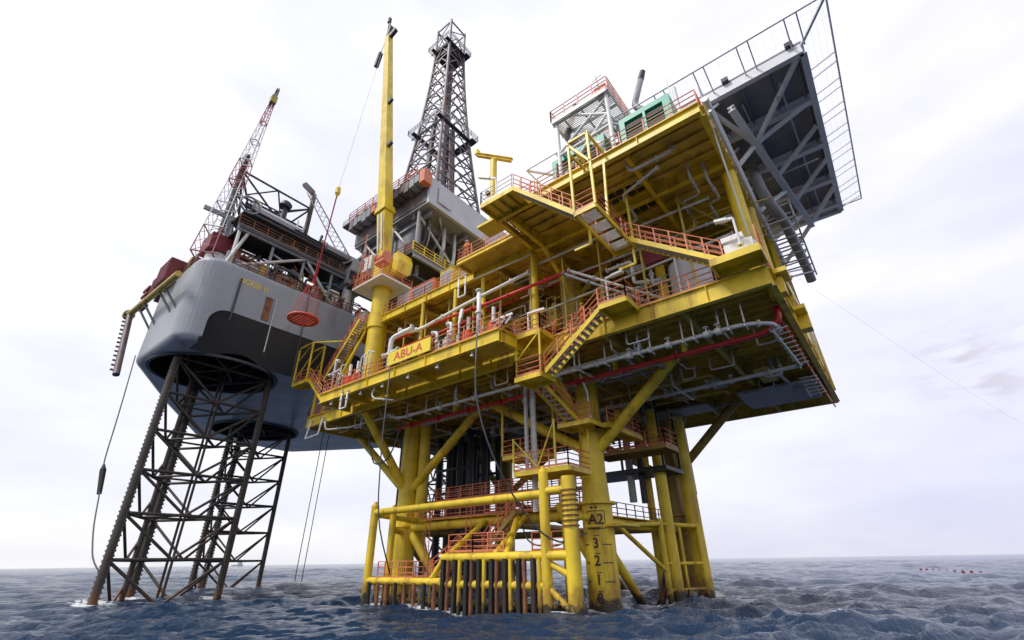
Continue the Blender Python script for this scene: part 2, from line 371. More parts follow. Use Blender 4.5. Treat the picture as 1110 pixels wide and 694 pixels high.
def stairs(parent, p, q, width, wdir, mt='yellow', rails=True, label=None, panel=False, rail_mt='orange'):
    """flight from p (bottom centre) to q (top centre); wdir = unit horizontal vector across"""
    p = Vector(p); q = Vector(q); wv = Vector(wdir) * width/2
    hz = Vector((q.x-p.x, q.y-p.y, 0)); rise = q.z-p.z; n = max(3, int(abs(rise)/0.21))
    root = MB()
    for s in (-1, 1): root.bar(p+wv*s, q+wv*s, 0.06, 0.28)
    o = root.build('staircase', mt, parent, label)
    t = MB()
    for i in range(n):
        c = lerp(p, q, (i+0.5)/n); hd = hz.normalized()
        if panel: continue
        a = c - wv*0.97 - hd*0.12; bq = c + wv*0.97 - hd*0.12
        t.add([c-wv*0.97-hd*0.13, c+wv*0.97-hd*0.13, c+wv*0.97+hd*0.13, c-wv*0.97+hd*0.13,
               c-wv*0.97-hd*0.13-Vector((0,0,.05)), c+wv*0.97-hd*0.13-Vector((0,0,.05)), c+wv*0.97+hd*0.13-Vector((0,0,.05)), c-wv*0.97+hd*0.13-Vector((0,0,.05))],
              [(0,1,2,3),(7,6,5,4),(0,4,5,1),(1,5,6,2),(2,6,7,3),(3,7,4,0)])
    if t.v: t.build('treads', 'grate', o)
    if rails:
        for s in (-1, 1):
            railing(o, [p+wv*s+Vector((0,0,.1)), q+wv*s+Vector((0,0,.1))], mt=rail_mt, name='handrail', kick=False, step=1.1)
    return o

def text_mesh(body, size, depth=0.0):
    cu = bpy.data.curves.new('t', 'FONT'); cu.body = body; cu.size = size; cu.align_x = 'CENTER'; cu.align_y = 'CENTER'; cu.extrude = depth; cu.resolution_u = 3; cu.offset = size*.018
    o = bpy.data.objects.new('t', cu); COL.objects.link(o); dg = bpy.context.evaluated_depsgraph_get()
    me = bpy.data.meshes.new_from_object(o.evaluated_get(dg)); bpy.data.objects.remove(o); return me

def link_mesh(name, me, mt, parent, label=None):
    me.materials.clear(); me.materials.append(M[mt]); o = bpy.data.objects.new(name, me); COL.objects.link(o)
    o.parent = parent
    if label: o['label'] = label
    return o

def flood(parent, p, arm, mt='white'):
    b = MB(); p = Vector(p); a = Vector(arm)
    b.tube(p, p+Vector((0,0,1.7)), 0.06, n=8); t = p+Vector((0,0,1.7)); b.bar(t, t+a, 0.16, 0.12); b.bar(t+a*0.4, t+a*1.25, 0.26, 0.14)
    b.tube(p, p+Vector((0,0,.12)), 0.16, n=10)
    return b
def lamp_post(p, arm, label, group='floodlights on short white posts along the deck edges'):
    o = flood(None, p, arm).build('lamp_post', 'white', None, origin=tuple(p)); tag(o, label, 'lamp', group); return o

# ================================================================== PRODUCTION PLATFORM
plat = thing('production_platform', 'yellow offshore production platform on four numbered legs, two decks carried over the sea', 'platform', (0, 0, SEA))

# ---- legs
def leg(x, y, label, zc=5.4, rlow=0.98, rup=0.80, mt='yleg'):
    b = MB(); b.tube((x,y,-3), (x,y,zc), rlow, n=28); b.tube((x,y,zc+.12), (x,y,zc+2.2), rlow*0.93, rup, n=28); b.tube((x,y,zc+2.2), (x,y,14.3), rup, n=28)
    for z in (2.6, 4.3, 7.6, 9.6, 11.8): b.tube((x,y,z), (x,y,z+.035), (rlow if z < zc else rup)+.012, n=28)
    o = b.build('jacket_leg', mt, plat, label)
    c = MB(); c.tube((x,y,zc), (x,y,zc+.14), rlow+0.28, n=28); c.build('flange', mt, o); return o
legA2 = leg(0, 0, 'front leg painted with the mark A2 and draught numbers')
legA1 = leg(-19, 0, 'left front leg standing behind the boat landing', zc=4.9)
leg(0, 14, 'right rear leg in the shade of the deck', mt='yshade'); leg(-19, 14, 'brown left rear leg', mt='yshade')
def off_of(o):
    v = Vector((0,0,0))
    while o is not None: v += Vector(o.location); o = o.parent
    return v
def wrap_text(body, size, z, ang, r, parent, mt='black', name='lettering'):
    me = text_mesh(body, size); 
    bm = bmesh.new(); bm.from_mesh(me)
    bmesh.ops.subdivide_edges(bm, edges=[e for e in bm.edges if e.calc_length() > 0.12], cuts=2)
    off = off_of(parent)
    for v in bm.verts:
        a = ang + v.co.x / r; v.co = Vector((math.cos(a)*r, math.sin(a)*r, z + v.co.y)) - off
    bm.to_mesh(me); bm.free(); return link_mesh(name, me, mt, parent)
FA = math.atan2(-28.85, 15.8) - 0.15      # side of the leg that faces the boat
RL = 0.995
for s, z in (('0', 0.18), ('1', 1.15), ('2', 2.15), ('3', 3.1)): wrap_text(s, 0.78, z, FA - 0.1, RL, legA2)
wrap_text('A2', 0.85, 4.45, FA + 0.02, RL, legA2)
def arc_strip(z0, z1, a0, a1, r):
    b = MB(); n = 10; vs = []
    for i in range(n+1):
        a = a0 + (a1-a0)*i/n; vs += [(math.cos(a)*r, math.sin(a)*r, z0), (math.cos(a)*r, math.sin(a)*r, z1)]
    b.add(vs, [(2*i, 2*i+2, 2*i+3, 2*i+1) for i in range(n)]); return b
tk = MB()
for k in range(0, 8):
    z = 0.05 + k*0.5
    if k % 2 == 0: bb = arc_strip(z-.025, z+.025, FA+0.28, FA+0.95, RL); tk.add(bb.v, bb.f); bb = arc_strip(z-.025, z+.025, FA-0.95, FA-0.62, RL); tk.add(bb.v, bb.f)
    else: bb = arc_strip(z-.02, z+.02, FA-0.2, FA+0.14, RL); tk.add(bb.v, bb.f)
for (z0, z1, a0, a1) in ((3.93, 3.98, -.52, .6), (4.93, 4.98, -.52, .6), (3.93, 4.98, -.55, -.50), (3.93, 4.98, .58, .63), (5.1, 5.22, -.3, -.12), (5.1, 5.22, .0, .18)):
    bb = arc_strip(z0, z1, FA+a0, FA+a1, RL); tk.add(bb.v, bb.f)
tk.each('draught_mark', 'black', legA2)

# ---- bracing between legs
def brace(p, q, r, mt='yellow', label=None): MB().tube(p, q, r, n=16).build('brace', mt, plat, label)
for p, q, r in (((0.3,0,8.7),(6.9,0,14.1),.36), ((-.4,0,8.9),(-9.2,0,14.1),.36), ((-18.5,0,8.0),(-10.2,0,14.1),.36), ((-19.4,0,7.9),(-27.6,0,14.1),.34),
                ((-19,-.3,8.0),(-19.2,-5.4,14.1),.36), ((0,-.3,9.6),(0,-5.2,14.1),.30), ((0,.4,8.8),(0,6.6,14.1),.33), ((-19,.4,8.6),(-19,6.6,14.1),.33)):
    brace(p, q, r, 'yleg')
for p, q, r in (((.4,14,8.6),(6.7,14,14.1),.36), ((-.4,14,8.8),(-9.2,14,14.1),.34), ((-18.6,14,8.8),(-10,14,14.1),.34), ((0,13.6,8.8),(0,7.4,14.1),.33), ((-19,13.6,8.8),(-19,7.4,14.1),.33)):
    brace(p, q, r, 'yshade')
for p, q, r, mt in (((-.7,0,4.9),(-18.3,0,4.9),.36,'yleg'), ((0,.8,4.4),(0,13.2,4.4),.33,'yleg'), ((-.7,14,4.6),(-18.3,14,4.6),.34,'yshade'), ((-19,.8,4.6),(-19,13.2,4.6),.34,'yshade'),
                    ((0,.9,3.0),(0,6.6,-1.6),.30,'yleg'), ((0,13.1,4.2),(0,7.2,-1.6),.30,'truss'), ((-.5,0,2.6),(-3.9,0,7.0),.0,'yleg'),  # dark steel colour gives one rear brace the shade it stands in
                    ((-.8,0,2.4),(-2.6,-.5,5.6),.33,'yleg'), ((-18.2,0,4.6),(-14.4,0,0.8),.36,'yleg'), ((-14.4,0,0.8),(-12.4,0,-1.5),.36,'yleg'), ((-19,.8,3.6),(-19,7,-1.8),.3,'yshade'),
                    ((-9.5,14,4.6),(-4.5,14,-1.5),.3,'yshade'), ((-18.4,13,3.5),(-14,12,-1.6),.3,'truss'), ((-9.5,0,4.9),(-9.5,14,4.7),.3,'yshade'), ((-18,14,8),(-10,14,5),.26,'truss')):
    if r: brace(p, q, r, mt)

# ---- caissons, risers, conductors
def caisson(x, y, r, z0, z1, mt, name='caisson', label=None): MB().tube((x,y,z0), (x,y,z1), r, n=16).build(name, mt, plat, label)
caisson(1.0, 9.2, .46, -2.5, 14.2, 'yleg', label='yellow caisson in front of the rear leg')
caisson(1.75, 13.0, .62, -2.5, 14.2, 'yleg', label='thick yellow caisson beside the rear leg')
caisson(-1.2, 11.8, .32, -2.5, 14.2, 'yleg')
caisson(-17.7, .5, .5, 3.5, 14.2, 'yleg', label='yellow caisson close beside the left leg')
caisson(1.35, 15.9, .17, 7.3, 14.2, 'dark', 'drain_pipe', 'thin dark drain pipe hanging below the deck')
caisson(-1.3, 8.6, .30, 6.3, 14.2, 'gpipe', 'pump_caisson'); caisson(-.5, 9.0, .26, 6.2, 14.2, 'dark', 'pump_caisson')
rng = random.Random(3)
for i in range(4):
    for j in range(3):
        caisson(-20.6 + i*1.45, 5.2 + j*2.1, .30, -2.5, 14.2, 'dark', 'conductor')
for x in (-3.3, -2.6): caisson(x, -3.0, .14, 7.4, 14.1, 'galv', 'riser')
caisson(-3.0, -2.6, .2, 5.0, 14.1, 'galv', 'riser'); caisson(-20.6, .3, .22, -2, 14.2, 'dark', 'riser'); caisson(-20.9, 2.2, .24, -2, 14.2, 'dark', 'riser')
for z in (6.0, 8.2, 10.4):
    MB().bar((-21,5,z), (-16,5,z), .18, .25).bar((-21,9.6,z), (-16,9.6,z), .18, .25).each('conductor_guide', 'dark', plat)

# guard frame round the rear caissons
g = MB()
for p, q, r in (((.75,8.3,-2),(.75,8.3,4.9),.22), ((2.25,12.0,-2),(2.25,12.0,4.7),.2), ((1.45,10.2,-2),(1.45,10.2,4.7),.12), ((-.4,8.1,4.5),(.75,8.3,4.6),.18), ((.75,8.3,4.6),(2.25,12.0,4.5),.16),
                ((.75,8.3,1.9),(2.25,12.0,1.9),.12), ((.75,8.3,.2),(2.25,12.0,.2),.12), ((.75,8.3,1.4),(.2,2.2,4.3),.16), ((0,1.0,4.2),(.75,8.3,4.6),.17), ((0,13.9,4.4),(2.25,12.0,4.5),.14)):
    g.tube(p, q, r, n=10)
g.build('caisson_guard', 'yleg', plat, 'yellow tubular guard frame round the rear caissons')
ac = MB(); ac.box(.7, 2.1, -.6, 1.6, 4.05, 4.2); ac.box(-.3,.75,-1.25,-.9,4.0,4.15); ac.build('access_ledge', 'yleg', plat)

# ---- lower deck
LZ0, LZ1 = 14.0, 15.1
XL, XR, YF, YB = -28.2, 13.9, -5.8, 19.2
deck = MB(); deck.box(XL+.25, XR-.25, YF+.25, YB-.25, 14.85, 15.0)
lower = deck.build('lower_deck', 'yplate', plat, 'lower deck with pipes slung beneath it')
def girder(parent, p, q, h=1.05, w=.34, mt='yellow', label=None, stiff=True, name='girder'):
    b = MB().ibeam(p, q, w, h, .045)
    if stiff:
        P = Vector(p); Q = Vector(q); d = (Q-P).normalized(); n = int((Q-P).length/3.0); _, _, a, bb = b.frame(p, q)
        for i in range(1, n):
            c = lerp(P, Q, i/n); b.add(*_plate(c, d, a, bb, w*.94, h-.09))
    return b.build(name, mt, parent, label)
def _plate(c, d, a, b, w, h):
    vs = []
    for s in (-1, 1):
        for x, y in ((-1,-1),(1,-1),(1,1),(-1,1)): vs.append(c + d*.015*s + a*x*w/2 + b*y*h/2)
    return vs, [(3,2,1,0),(4,5,6,7),(0,1,5,4),(1,2,6,5),(2,3,7,6),(3,0,4,7)]
zc = 14.55
girder(lower, (XL,YF,zc), (XR,YF,zc), label='long yellow front edge girder')
girder(lower, (XR-.02,YF+.2,zc), (XR-.02,YB-.2,zc)); girder(lower, (XL,YB,zc), (XR,YB,zc), mt='olive'); girder(lower, (XL+.02,YF+.2,zc), (XL+.02,YB-.2,zc))
for y in (0, 7, 14): girder(lower, (XL+.3,y,14.42), (XR-.3,y,14.42), h=.84, mt='olive', stiff=False)
for x in (-25,-19,-14.3,-9.5,-4.8,0,4.7,9.4): girder(lower, (x,YF+.2,14.4), (x,YB-.2,14.4), h=.8, w=.3, mt='olive', stiff=False)
jo = MB()
for i in range(27):
    y = YF + .9 + i*.9
    if min(abs(y-k) for k in (0,7,14)) > .3: jo.ibeam((XL+.3,y,14.72), (XR-.3,y,14.72), .12, .24, .02)
jo.build('joists', 'yplate', lower)
# front extension of the lower deck (carries the sign)
EX0, EX1, EY = -20.6, -.75, -9.0
e = MB().box(EX0+.2, EX1-.2, EY+.2, YF-.25, 14.9, 15.02)
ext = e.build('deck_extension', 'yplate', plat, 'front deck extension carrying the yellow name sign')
girder(ext, (EX0,EY,14.62), (EX1,EY,14.62), h=.85, label='bright yellow front girder under the sign')
girder(ext, (EX1-.02,EY+.15,14.62), (EX1-.02,YF-.2,14.62), h=.85); girder(ext, (EX0+.02,EY+.15,14.62), (EX0+.02,YF-.2,14.62), h=.85)
for x in (-17.6,-14.3,-9.5,-4.8): girder(ext, (x,EY+.2,14.6), (x,YF-.2,14.6), h=.6, w=.25, mt='yellow', stiff=False)
hk = MB()
for x in (-18.9,-14.9,-12.2,-9.3,-6.3,-3.1): hk.tube((x,EY+.1,14.15),(x,EY+.1,13.95),.05); hk.tube((x,EY+.1,13.95),(x,EY+.1,13.85),.13)
hk.each('deck_light', 'white', ext)
# little landing boxed out of the front edge, left of the stairs
def landing(x0, x1, y0, y1, z, label, railsides, mt='yellow', h=.3, rmt='orange'):
    b = MB()
    if x0 == 6.3: b.box(x0, x1, y0, y0+.15, z-.05, z).box(x0, x1, y1-.6, y1, z-.05, z)
    else: b.box(x0, x1, y0, y1, z-.05, z)
    for (p, q) in (((x0,y0),(x1,y0)), ((x1,y0),(x1,y1)), ((x1,y1),(x0,y1)), ((x0,y1),(x0,y0))):
        b.bar((p[0],p[1],z-h/2), (q[0],q[1],z-h/2), .09, h)
    o = b.build('landing', mt, plat, label)
    s = {'f': ((x0,y0),(x1,y0)), 'r': ((x1,y0),(x1,y1)), 'b': ((x1,y1),(x0,y1)), 'l': ((x0,y1),(x0,y0))}
    for k in railsides: railing(o, [(*s[k][0], z), (*s[k][1], z)], mt=rmt)
    return o
LA = landing(-.7, 1.2, -7.4, -5.9, 15.1, 'small boxed landing beside the deck extension', 'fr')
LB = landing(-.75, 1.2, -7.5, -5.9, 12.2, 'lower landing hung beneath the deck edge', 'fl')
fr = MB()
for x in (-.7, 1.15): fr.bar((x,-7.4,12.2), (x,-7.4,15.0), .12, .12)
fr.bar((-.7,-7.4,13.3), (1.15,-7.4,14.9), .08, .08); fr.build('hanger', 'yellow', LB)
LC = landing(5.4, 7.1, -7.5, -5.9, 15.15, 'landing at the head of the steep stair', 'fr')
stairs(plat, (1.3,-6.8,12.2), (5.3,-6.8,15.1), .85, (0,1,0), label='steep yellow stair in front of the lower deck girder')
LD = landing(-.95, 1.5, -2.6, -.9, 10.35, 'landing wrapped round the front leg', 'f')
ld2 = landing(.95, 1.9, -.9, 4.4, 10.35, 'walkway running back from the front leg', 'rb')
stairs(plat, (.2,-2.6,10.4), (-.2,-5.9,12.15), .8, (1,0,0), label='short stair down to the landing on the front leg')
LE = landing(-3.6, .6, -4.1, -1.4, 7.35, 'boat access platform hung beside the front leg', 'flr')
fe = MB(); fe.bar((-3.6,-4.1,7.35),(-3.6,-4.1,9.5),.1,.1).bar((-.3,-4.1,7.35),(-.3,-4.1,10.3),.1,.1).bar((-3.6,-4.1,9.4),(-1.6,-4.1,7.4),.07,.07).bar((-.3,-4.1,10.2),(-1.7,-4.1,7.4),.07,.07)
fe.bar((.6,-1.4,7.3),(.6,-1.4,10.2),.1,.1); fe.build('hanger', 'yellow', LE)
LF = landing(-6.6, -3.2, -1.6, .3, 9.1, 'orange railed platform further back under the deck', 'flr')
MB().bar((-6.6,-1.6,9.1),(-6.6,-1.6,14.0),.14,.14).bar((-3.2,.3,9.1),(-3.2,.3,14.0),.14,.14).each('hanger', 'yellow', LF)
landing(-2.2, 3.6, 4.4, 6.8, 9.6, 'middle walkway between the legs at the right', 'flrb', mt='yshade')
mm_ = MB(); mm_.box(-5.5, 2.2, 7.6, 11.4, 8.4, 8.7)
for x in (-5.4, -1.5, 2.0): mm_.bar((x,7.7,8.5),(x,7.7,14),.16,.16).bar((x,11.3,8.5),(x,11.3,14),.16,.16)
mm_.build('sump_platform', 'dark', plat, 'dark sump platform slung between the rear legs')

# walkways between the front legs
wk = MB(); wk.box(-18.1, -.9, -.55, .55, 5.28, 5.34); w1 = wk.build('walkway', 'yleg', plat, 'walkway laid on the horizontal brace between the front legs')
railing(w1, [(-18.1,-.55,5.3), (-.9,-.55,5.3)], r=.036); railing(w1, [(-18.1,.55,5.3), (-.9,.55,5.3)], mt='dred', r=.036)
wk = MB(); wk.box(-18.0, -2.2, 1.3, 2.5, 6.75, 6.9); wk.bar((-18,1.4,6.7),(-2.2,1.4,6.7),.15,.25); w2 = wk.build('walkway', 'yshade', plat, 'upper walkway behind the front legs')
railing(w2, [(-18,1.3,6.9), (-2.2,1.3,6.9)], r=.036); railing(w2, [(-18,2.5,6.9), (-2.2,2.5,6.9)], r=.036)
wk = MB(); wk.box(-.55, .55, 1.0, 13, 4.75, 4.8); w3 = wk.build('walkway', 'yleg', plat, 'walkway running back between the right legs'); railing(w3, [(-.55,1,4.8),(-.55,13,4.8)], mt='dred')

# lower deck railings
for pts in ([(EX0,EY,15.1),(EX1,EY,15.1),(EX1,YF-.1,15.1)], [(1.3,YF,15.1),(5.3,YF,15.1)], [(7.2,YF,15.1),(11.5,YF,15.1)], [(XL,YF,15.1),(EX0,YF,15.1)],
            [(XR,YF,15.1),(XR,YB,15.1)], [(XL,YF,15.1),(XL,YB,15.1)], [(EX0,EY,15.1),(EX0,YF,15.1)], [(XL,YB,15.1),(XR,YB,15.1)]):
    railing(plat, pts)

# ---- upper deck
UZ = 23.9
RX0, RX1, RYF = -1.0, 13.4, -9.0
ud = MB(); ud.box(RX0+.2, RX1-.2, RYF+.2, YB-.3, 24.15, 24.3); ud.box(-25.2, RX0+.2, -4.3, YB-.3, 24.15, 24.3); ud.box(-7.4, RX0+.2, -6.4, -4.3, 24.16, 24.31)
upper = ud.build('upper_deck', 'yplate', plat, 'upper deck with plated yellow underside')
girder(upper, (RX0,RYF,UZ), (RX1,RYF,UZ), h=.75, label='upper front edge girder below the green enclosures')
girder(upper, (RX1,RYF+.2,UZ), (RX1,YB-.2,UZ), h=.8); girder(upper, (RX0,RYF+.2,UZ), (RX0,-4.7,UZ), h=.5)
girder(upper, (-25.2,-4.5,UZ), (RX0-.2,-4.5,UZ), h=.85, label='long girder of the upper deck behind the crane')
girder(upper, (-7.4,-6.5,24.1), (RX0-.2,-6.5,24.1), h=.4, w=.2); girder(upper, (-7.4,-6.4,24.1), (-7.4,-4.7,24.1), h=.4, w=.2, stiff=False)
girder(upper, (-25.2,YB,UZ), (RX1,YB,UZ), mt='olive', h=.8); girder(upper, (-25.2,-4.3,UZ), (-25.2,YB-.2,UZ), h=.8)
for y in (-4.5, 0, 7, 14): girder(upper, ((RX0+.2 if y < 0 else -25),y,23.75), (RX1-.2,y,23.75), h=.75, mt='yellow' if y < 1 else 'olive', stiff=False)
for x in (-19,-14.3,-9.5,-4.8,0,4.3,8.9): girder(upper, (x,(RYF if x > -1 else -4.5)+.3,23.75), (x,YB-.3,23.75), h=.7, w=.28, mt='yellow' if x > -1 else 'olive', stiff=False)
jo = MB()
for i in range(31):
    y = RYF + .8 + i*.9
    if min(abs(y-k) for k in (-4.5,0,7,14)) > .3: jo.ibeam(((RX0 if y < -4.5 else -25)+.2,y,24.03), (RX1-.2,y,24.03), .12, .22, .02)
jo.build('joists', 'yplate', upper)
op = MB()
for k in range(6):
    for j in range(2): op.box(4.9+k*.62, 5.35+k*.62, -5.9+j*1.9+k*.02, -4.9+j*1.9, 24.0, 24.12)
op.each('cable_opening', 'dark', upper)
# columns between decks
def column(x, y, r, z0=15.05, z1=23.5, mt='yellow'): MB().tube((x,y,z0),(x,y,z1), r, n=16).build('column', mt, plat)
for a in ((13.25,-3.4,.42), (13.3,1.0,.40), (13.35,8,.34), (13.3,14,.34), (-1.25,-4.2,.28), (-.4,0,.75), (6.9,0,.34), (0,14,.6), (6.9,14,.34), (-9.5,-4.4,.2), (-19,0,.6), (-9.5,0,.4), (-19,14,.5), (-25,-4.3,.3), (-13.6,-4.5,.17), (-6.1,-4.6,.2)):
    column(*a)
MB().box(-1.0,.25,-.95,-.7,15.1,23.4).build('cable_rack', 'olive', plat)
kb = MB(); kb.tube((6.9,0,21.6),(10.2,0,23.5),.2).tube((6.9,0,21.6),(4.0,0,23.5),.2).tube((13.35,1,21),(13.35,4.6,23.5),.18).tube((-.4,0,20.8),(3.5,0,23.5),.22).tube((0,-.3,20.5),(0,-4.6,23.5),.2); kb.each('knee_brace', 'yellow', plat)
# upper deck railings
for pts in ([(RX0,RYF,24.3),(2.4,RYF,24.3)], [(2.6,RYF,24.35),(RX1,RYF,24.35),(RX1,YB,24.35)], [(-7.4,-6.5,24.35),(RX0,-6.5,24.35)], [(-7.4,-6.5,24.35),(-7.4,-4.5,24.35)], [(-20,-4.5,24.35),(-7.5,-4.5,24.35)],
            [(-25.2,-4.5,24.35),(-22,-4.5,24.35)], [(-25.2,-4.5,24.35),(-25.2,YB,24.35)], [(-25.2,YB,24.35),(RX1,YB,24.35)]):
    railing(plat, pts)

# ---- the big outside stair from upper deck down to the right end of the lower deck
LG = landing(-.8, 2.0, -10.9, -9.15, 23.75, 'projecting landing at the head of the outside stair', 'fl', h=.35, rmt='white')
gl = MB()
for k in range(3): gl.bar((-.8+.7*(k+1),-10.85,23.6),(-.8+.7*(k+1),-9.2,23.6),.08,.18)
gl.each('landing_beam', 'olive', LG)
stairs(plat, (6.3,-10.45,19.2), (1.9,-10.45,23.7), .9, (0,1,0), label='upper flight of the outside stair')
LH = landing(6.3, 7.6, -11.0, -6.2, 19.15, 'gangway with pale grating panels between the two outside flights', 'fr', h=.28)
pn = MB()
for k in range(4):
    for j_ in range(7): pn.box(6.48, 7.42, -10.7+k*1.12+j_*.125, -10.63+k*1.12+j_*.125, 19.0, 19.02)
    pn.box(6.46, 6.5, -10.7+k*1.12, -9.88+k*1.12, 18.98, 19.03); pn.box(7.4, 7.44, -10.7+k*1.12, -9.88+k*1.12, 18.98, 19.03)
pn.build('pale_grating', 'white', LH)
railing(LH, [(6.3,-9.9,19.15),(6.3,-7.0,19.15)])
stairs(plat, (12.3,-6.5,15.5), (7.5,-6.5,19.2), .9, (0,1,0), label='lower flight of the outside stair')
hg = MB()
for p, q in (((6.3,-11,19.1),(6.3,-11,24.6)), ((7.6,-11,19.1),(7.6,-11,24.6)), ((6.3,-11,24.5),(7.6,-11,24.5)), ((6.3,-11,24.3),(7.6,-11,22.2)), ((6.3,-11,23.6),(6.3,-9.1,23.9)), ((7.6,-11,24.5),(7.6,-9.1,24.5)), ((6.3,-11,24.5),(6.3,-9.1,24.5)), ((7.6,-9.6,19.1),(7.6,-9.1,23.6)), ((7.6,-6.3,19.1),(7.6,-6.3,23.6)), ((6.35,-9.5,18.9),(6.35,-9.5,17.9)), ((6.35,-9.5,17.9),(5.3,-9.5,17.9)), ((7.55,-6.4,18.9),(7.55,-6.4,17.7)), ((7.55,-6.4,17.7),(6.5,-6.4,17.7))):
    hg.bar(p, q, .13, .13)
hg.each('hanger', 'yellow', LH)
LI = landing(11.7, 14.0, -7.3, -5.9, 15.6, 'corner landing at the foot of the outside stair', 'r', h=.4)
MB().box(12.3, 13.7, -6.2, -5.2, 15.65, 16.8).build('locker', 'white', LI)

# left stair tower and its flights
LT = landing(-29.9, -27.3, -7.2, -5.9, 18.6, 'yellow cage landing at the left end of the platform', 'flr')
tw = MB()
for x in (-29.9, -27.3):
    for y in (-7.2, -5.9): tw.bar((x,y,18.4),(x,y,22.6),.14,.14)
for y in (-7.2,-5.9): tw.bar((-29.9,y,22.6),(-27.3,y,22.6),.14,.16).bar((-29.9,y,18.8),(-27.3,y,21.0),.09,.09).bar((-29.9,y,21.0),(-27.3,y,22.5),.07,.07)
tw.bar((-29.9,-7.2,22.6),(-29.9,-5.9,22.6),.14,.16).bar((-27.3,-7.2,22.6),(-24.6,-5.4,22.6),.14,.14).bar((-27.3,-5.9,15),(-27.3,-5.9,18.5),.2,.2); tw.build('cage', 'yellow', LT)
stairs(plat, (-23.3,-6.6,15.1), (-27.2,-6.6,18.6), .85, (0,1,0), label='left flight down to the deck extension')
stairs(plat, (-27.0,-5.2,18.7), (-22.0,-5.2,24.2), .85, (0,1,0), label='left flight up to the upper deck')
lb = MB(); lb.tube((-26.6,-5.5,15.1),(-22.0,-4.7,23.3),.16); lb.build('knee_brace', 'yellow', plat)

# ---- piping under the lower deck
def pipe(pts, r, mt='galv', name='pipe', label=None, bend=.35, parent=None):
    b = MB().path(pts, r, 8, bend)
    for i in range(len(pts)-1):
        p, q = Vector(pts[i]), Vector(pts[i+1]); L_ = (q-p).length; d = (q-p).normalized()
        if L_ > 1.2:
            n_ = max(1, int(L_/3.2))
            for k in range(n_): c = lerp(p, q, (k+.5)/n_); b.tube(c-d*.05, c+d*.05, r*1.75, n=8)
    if r > .07:
        for i in (0, -1): e_ = Vector(pts[i]); d = (Vector(pts[1 if i == 0 else -2])-e_).normalized(); b.tube(e_, e_+d*.07, r*1.75, n=8)
    return b.build(name, mt, parent or plat, label)
pipe([(13.5,-2.9,14.1),(13.5,-2.9,13.4),(12.7,-2.6,12.95),(-17.8,-2.6,12.95)], .15, 'red', label='long red pipe slung under the lower deck', bend=.5)
pipe([(13.5,-2.9,13.4),(13.5,4.5,13.4),(13.6,18.8,13.6)], .06, 'red', label='thin red pipe along the right edge of the lower deck')
pipe([(13.2,-1.8,13.3),(13.2,-3.6,13.0),(12.0,-4.4,13.0),(-15.6,-4.6,13.0),(-17.0,-4.6,13.6)], .12, label='grey pipe parallel to the red pipe', bend=1.2)
pipe([(13.2,4.1,13.0),(-12,4.7,13.0)], .13, 'galv'); pipe([(13.0,-3.0,12.9),(13.2,4.0,13.0)], .08)
pipe([(-17.2,-4.4,13.5),(-22,-4.9,13.3),(-24.2,-6.0,13.2),(-24.4,-6.1,14.2)], .09)
pr = random.Random(21)
for k in range(56):                                                 # U loops and drops hanging from the underside
    x = pr.uniform(-27, 13); y = pr.choice([-5.1,-4.9,-4.4,-1.2,.8,2.2,3.4,5.6,8.4,10.5]); w = pr.uniform(.5, 1.6); d = pr.uniform(.5, 1.15); r = pr.choice([.035,.045,.055,.07])
    mt = pr.choice(['galv','galv','white','gpipe'])
    if pr.random() < .6: pts = [(x,y,14.4),(x,y,14-d),(x+w,y,14-d),(x+w,y,14.4)]
    else: pts = [(x,y,14.4),(x,y,14-d),(x,y+pr.uniform(1.5,5),14-d),(x,y+5,14.3)]
    pipe(pts, r, mt, bend=.18, name='drop_line')
for k in range(16):
    y = pr.uniform(-4, 17); x0 = pr.uniform(-26, 4); x1 = x0 + pr.uniform(4, 14); z = pr.uniform(13.3, 13.9); r = pr.choice([.05,.07,.1,.14])
    pipe([(x0,y,14.3),(x0,y,z),(min(x1,13.2),y,z),(min(x1,13.2),y+pr.uniform(-.8,1.6),z)], r, pr.choice(['galv','gpipe','gpipe','olive']), bend=.25, name='service_pipe')
for k in range(14):
    x = pr.uniform(-26, 13); y0 = pr.uniform(-5, 8); z = pr.uniform(13.2, 13.9)
    pipe([(x,y0,14.3),(x,y0,z),(x+pr.uniform(-.6,.6),y0+pr.uniform(4,10),z)], pr.choice([.05,.08,.12]), pr.choice(['galv','gpipe','olive']), bend=.25, name='service_pipe')
for k in range(12):
    x = -26 + k*3.3; MB().box(x, x+1.0, 1.5+pr.uniform(-1,6), 6.5+pr.uniform(0,4), 13.6, 13.75).build('cable_tray', pr.choice(['gpipe','dark','olive']), plat)
for x in (.6, 2.3, 4.1, 6.3, 7.0, 8.9, 9.5, 11.3, 12.1, -8.7,-11.9,-14.2,-6.6):  # hangers of the front pipe run
    MB().bar((x,-4.75,12.95),(x,-4.75,14.1),.07,.07).bar((x,-4.9,12.75),(x,-4.2,12.75),.08,.1).build('pipe_support', 'galv', plat)
for x in (3.6, 8.2, -11.0): MB().box(x-.12,x+.12,-2.55,-2.25,12.9,14.1).build('pipe_support', 'yellow', plat)
bk = MB()
for k in range(9): bk.bar((12.9,-2.2+k*.8,13.15),(13.7,-2.2+k*.8,13.2),.06,.06)
for k in range(6): bk.bar((12.6,7.5+k*.9,13.2),(13.7,7.5+k*.9,13.2),.06,.06)
bk.build('pipe_ladder', 'galv', plat)
tr = MB(); tr.box(8,13.2,9.5,14.5,13.5,13.7).box(-2,5.4,10.5,13,13.55,13.7); tr.each('drip_tray', 'gpipe', plat, 'grey steel drip tray under the far right of the lower deck')

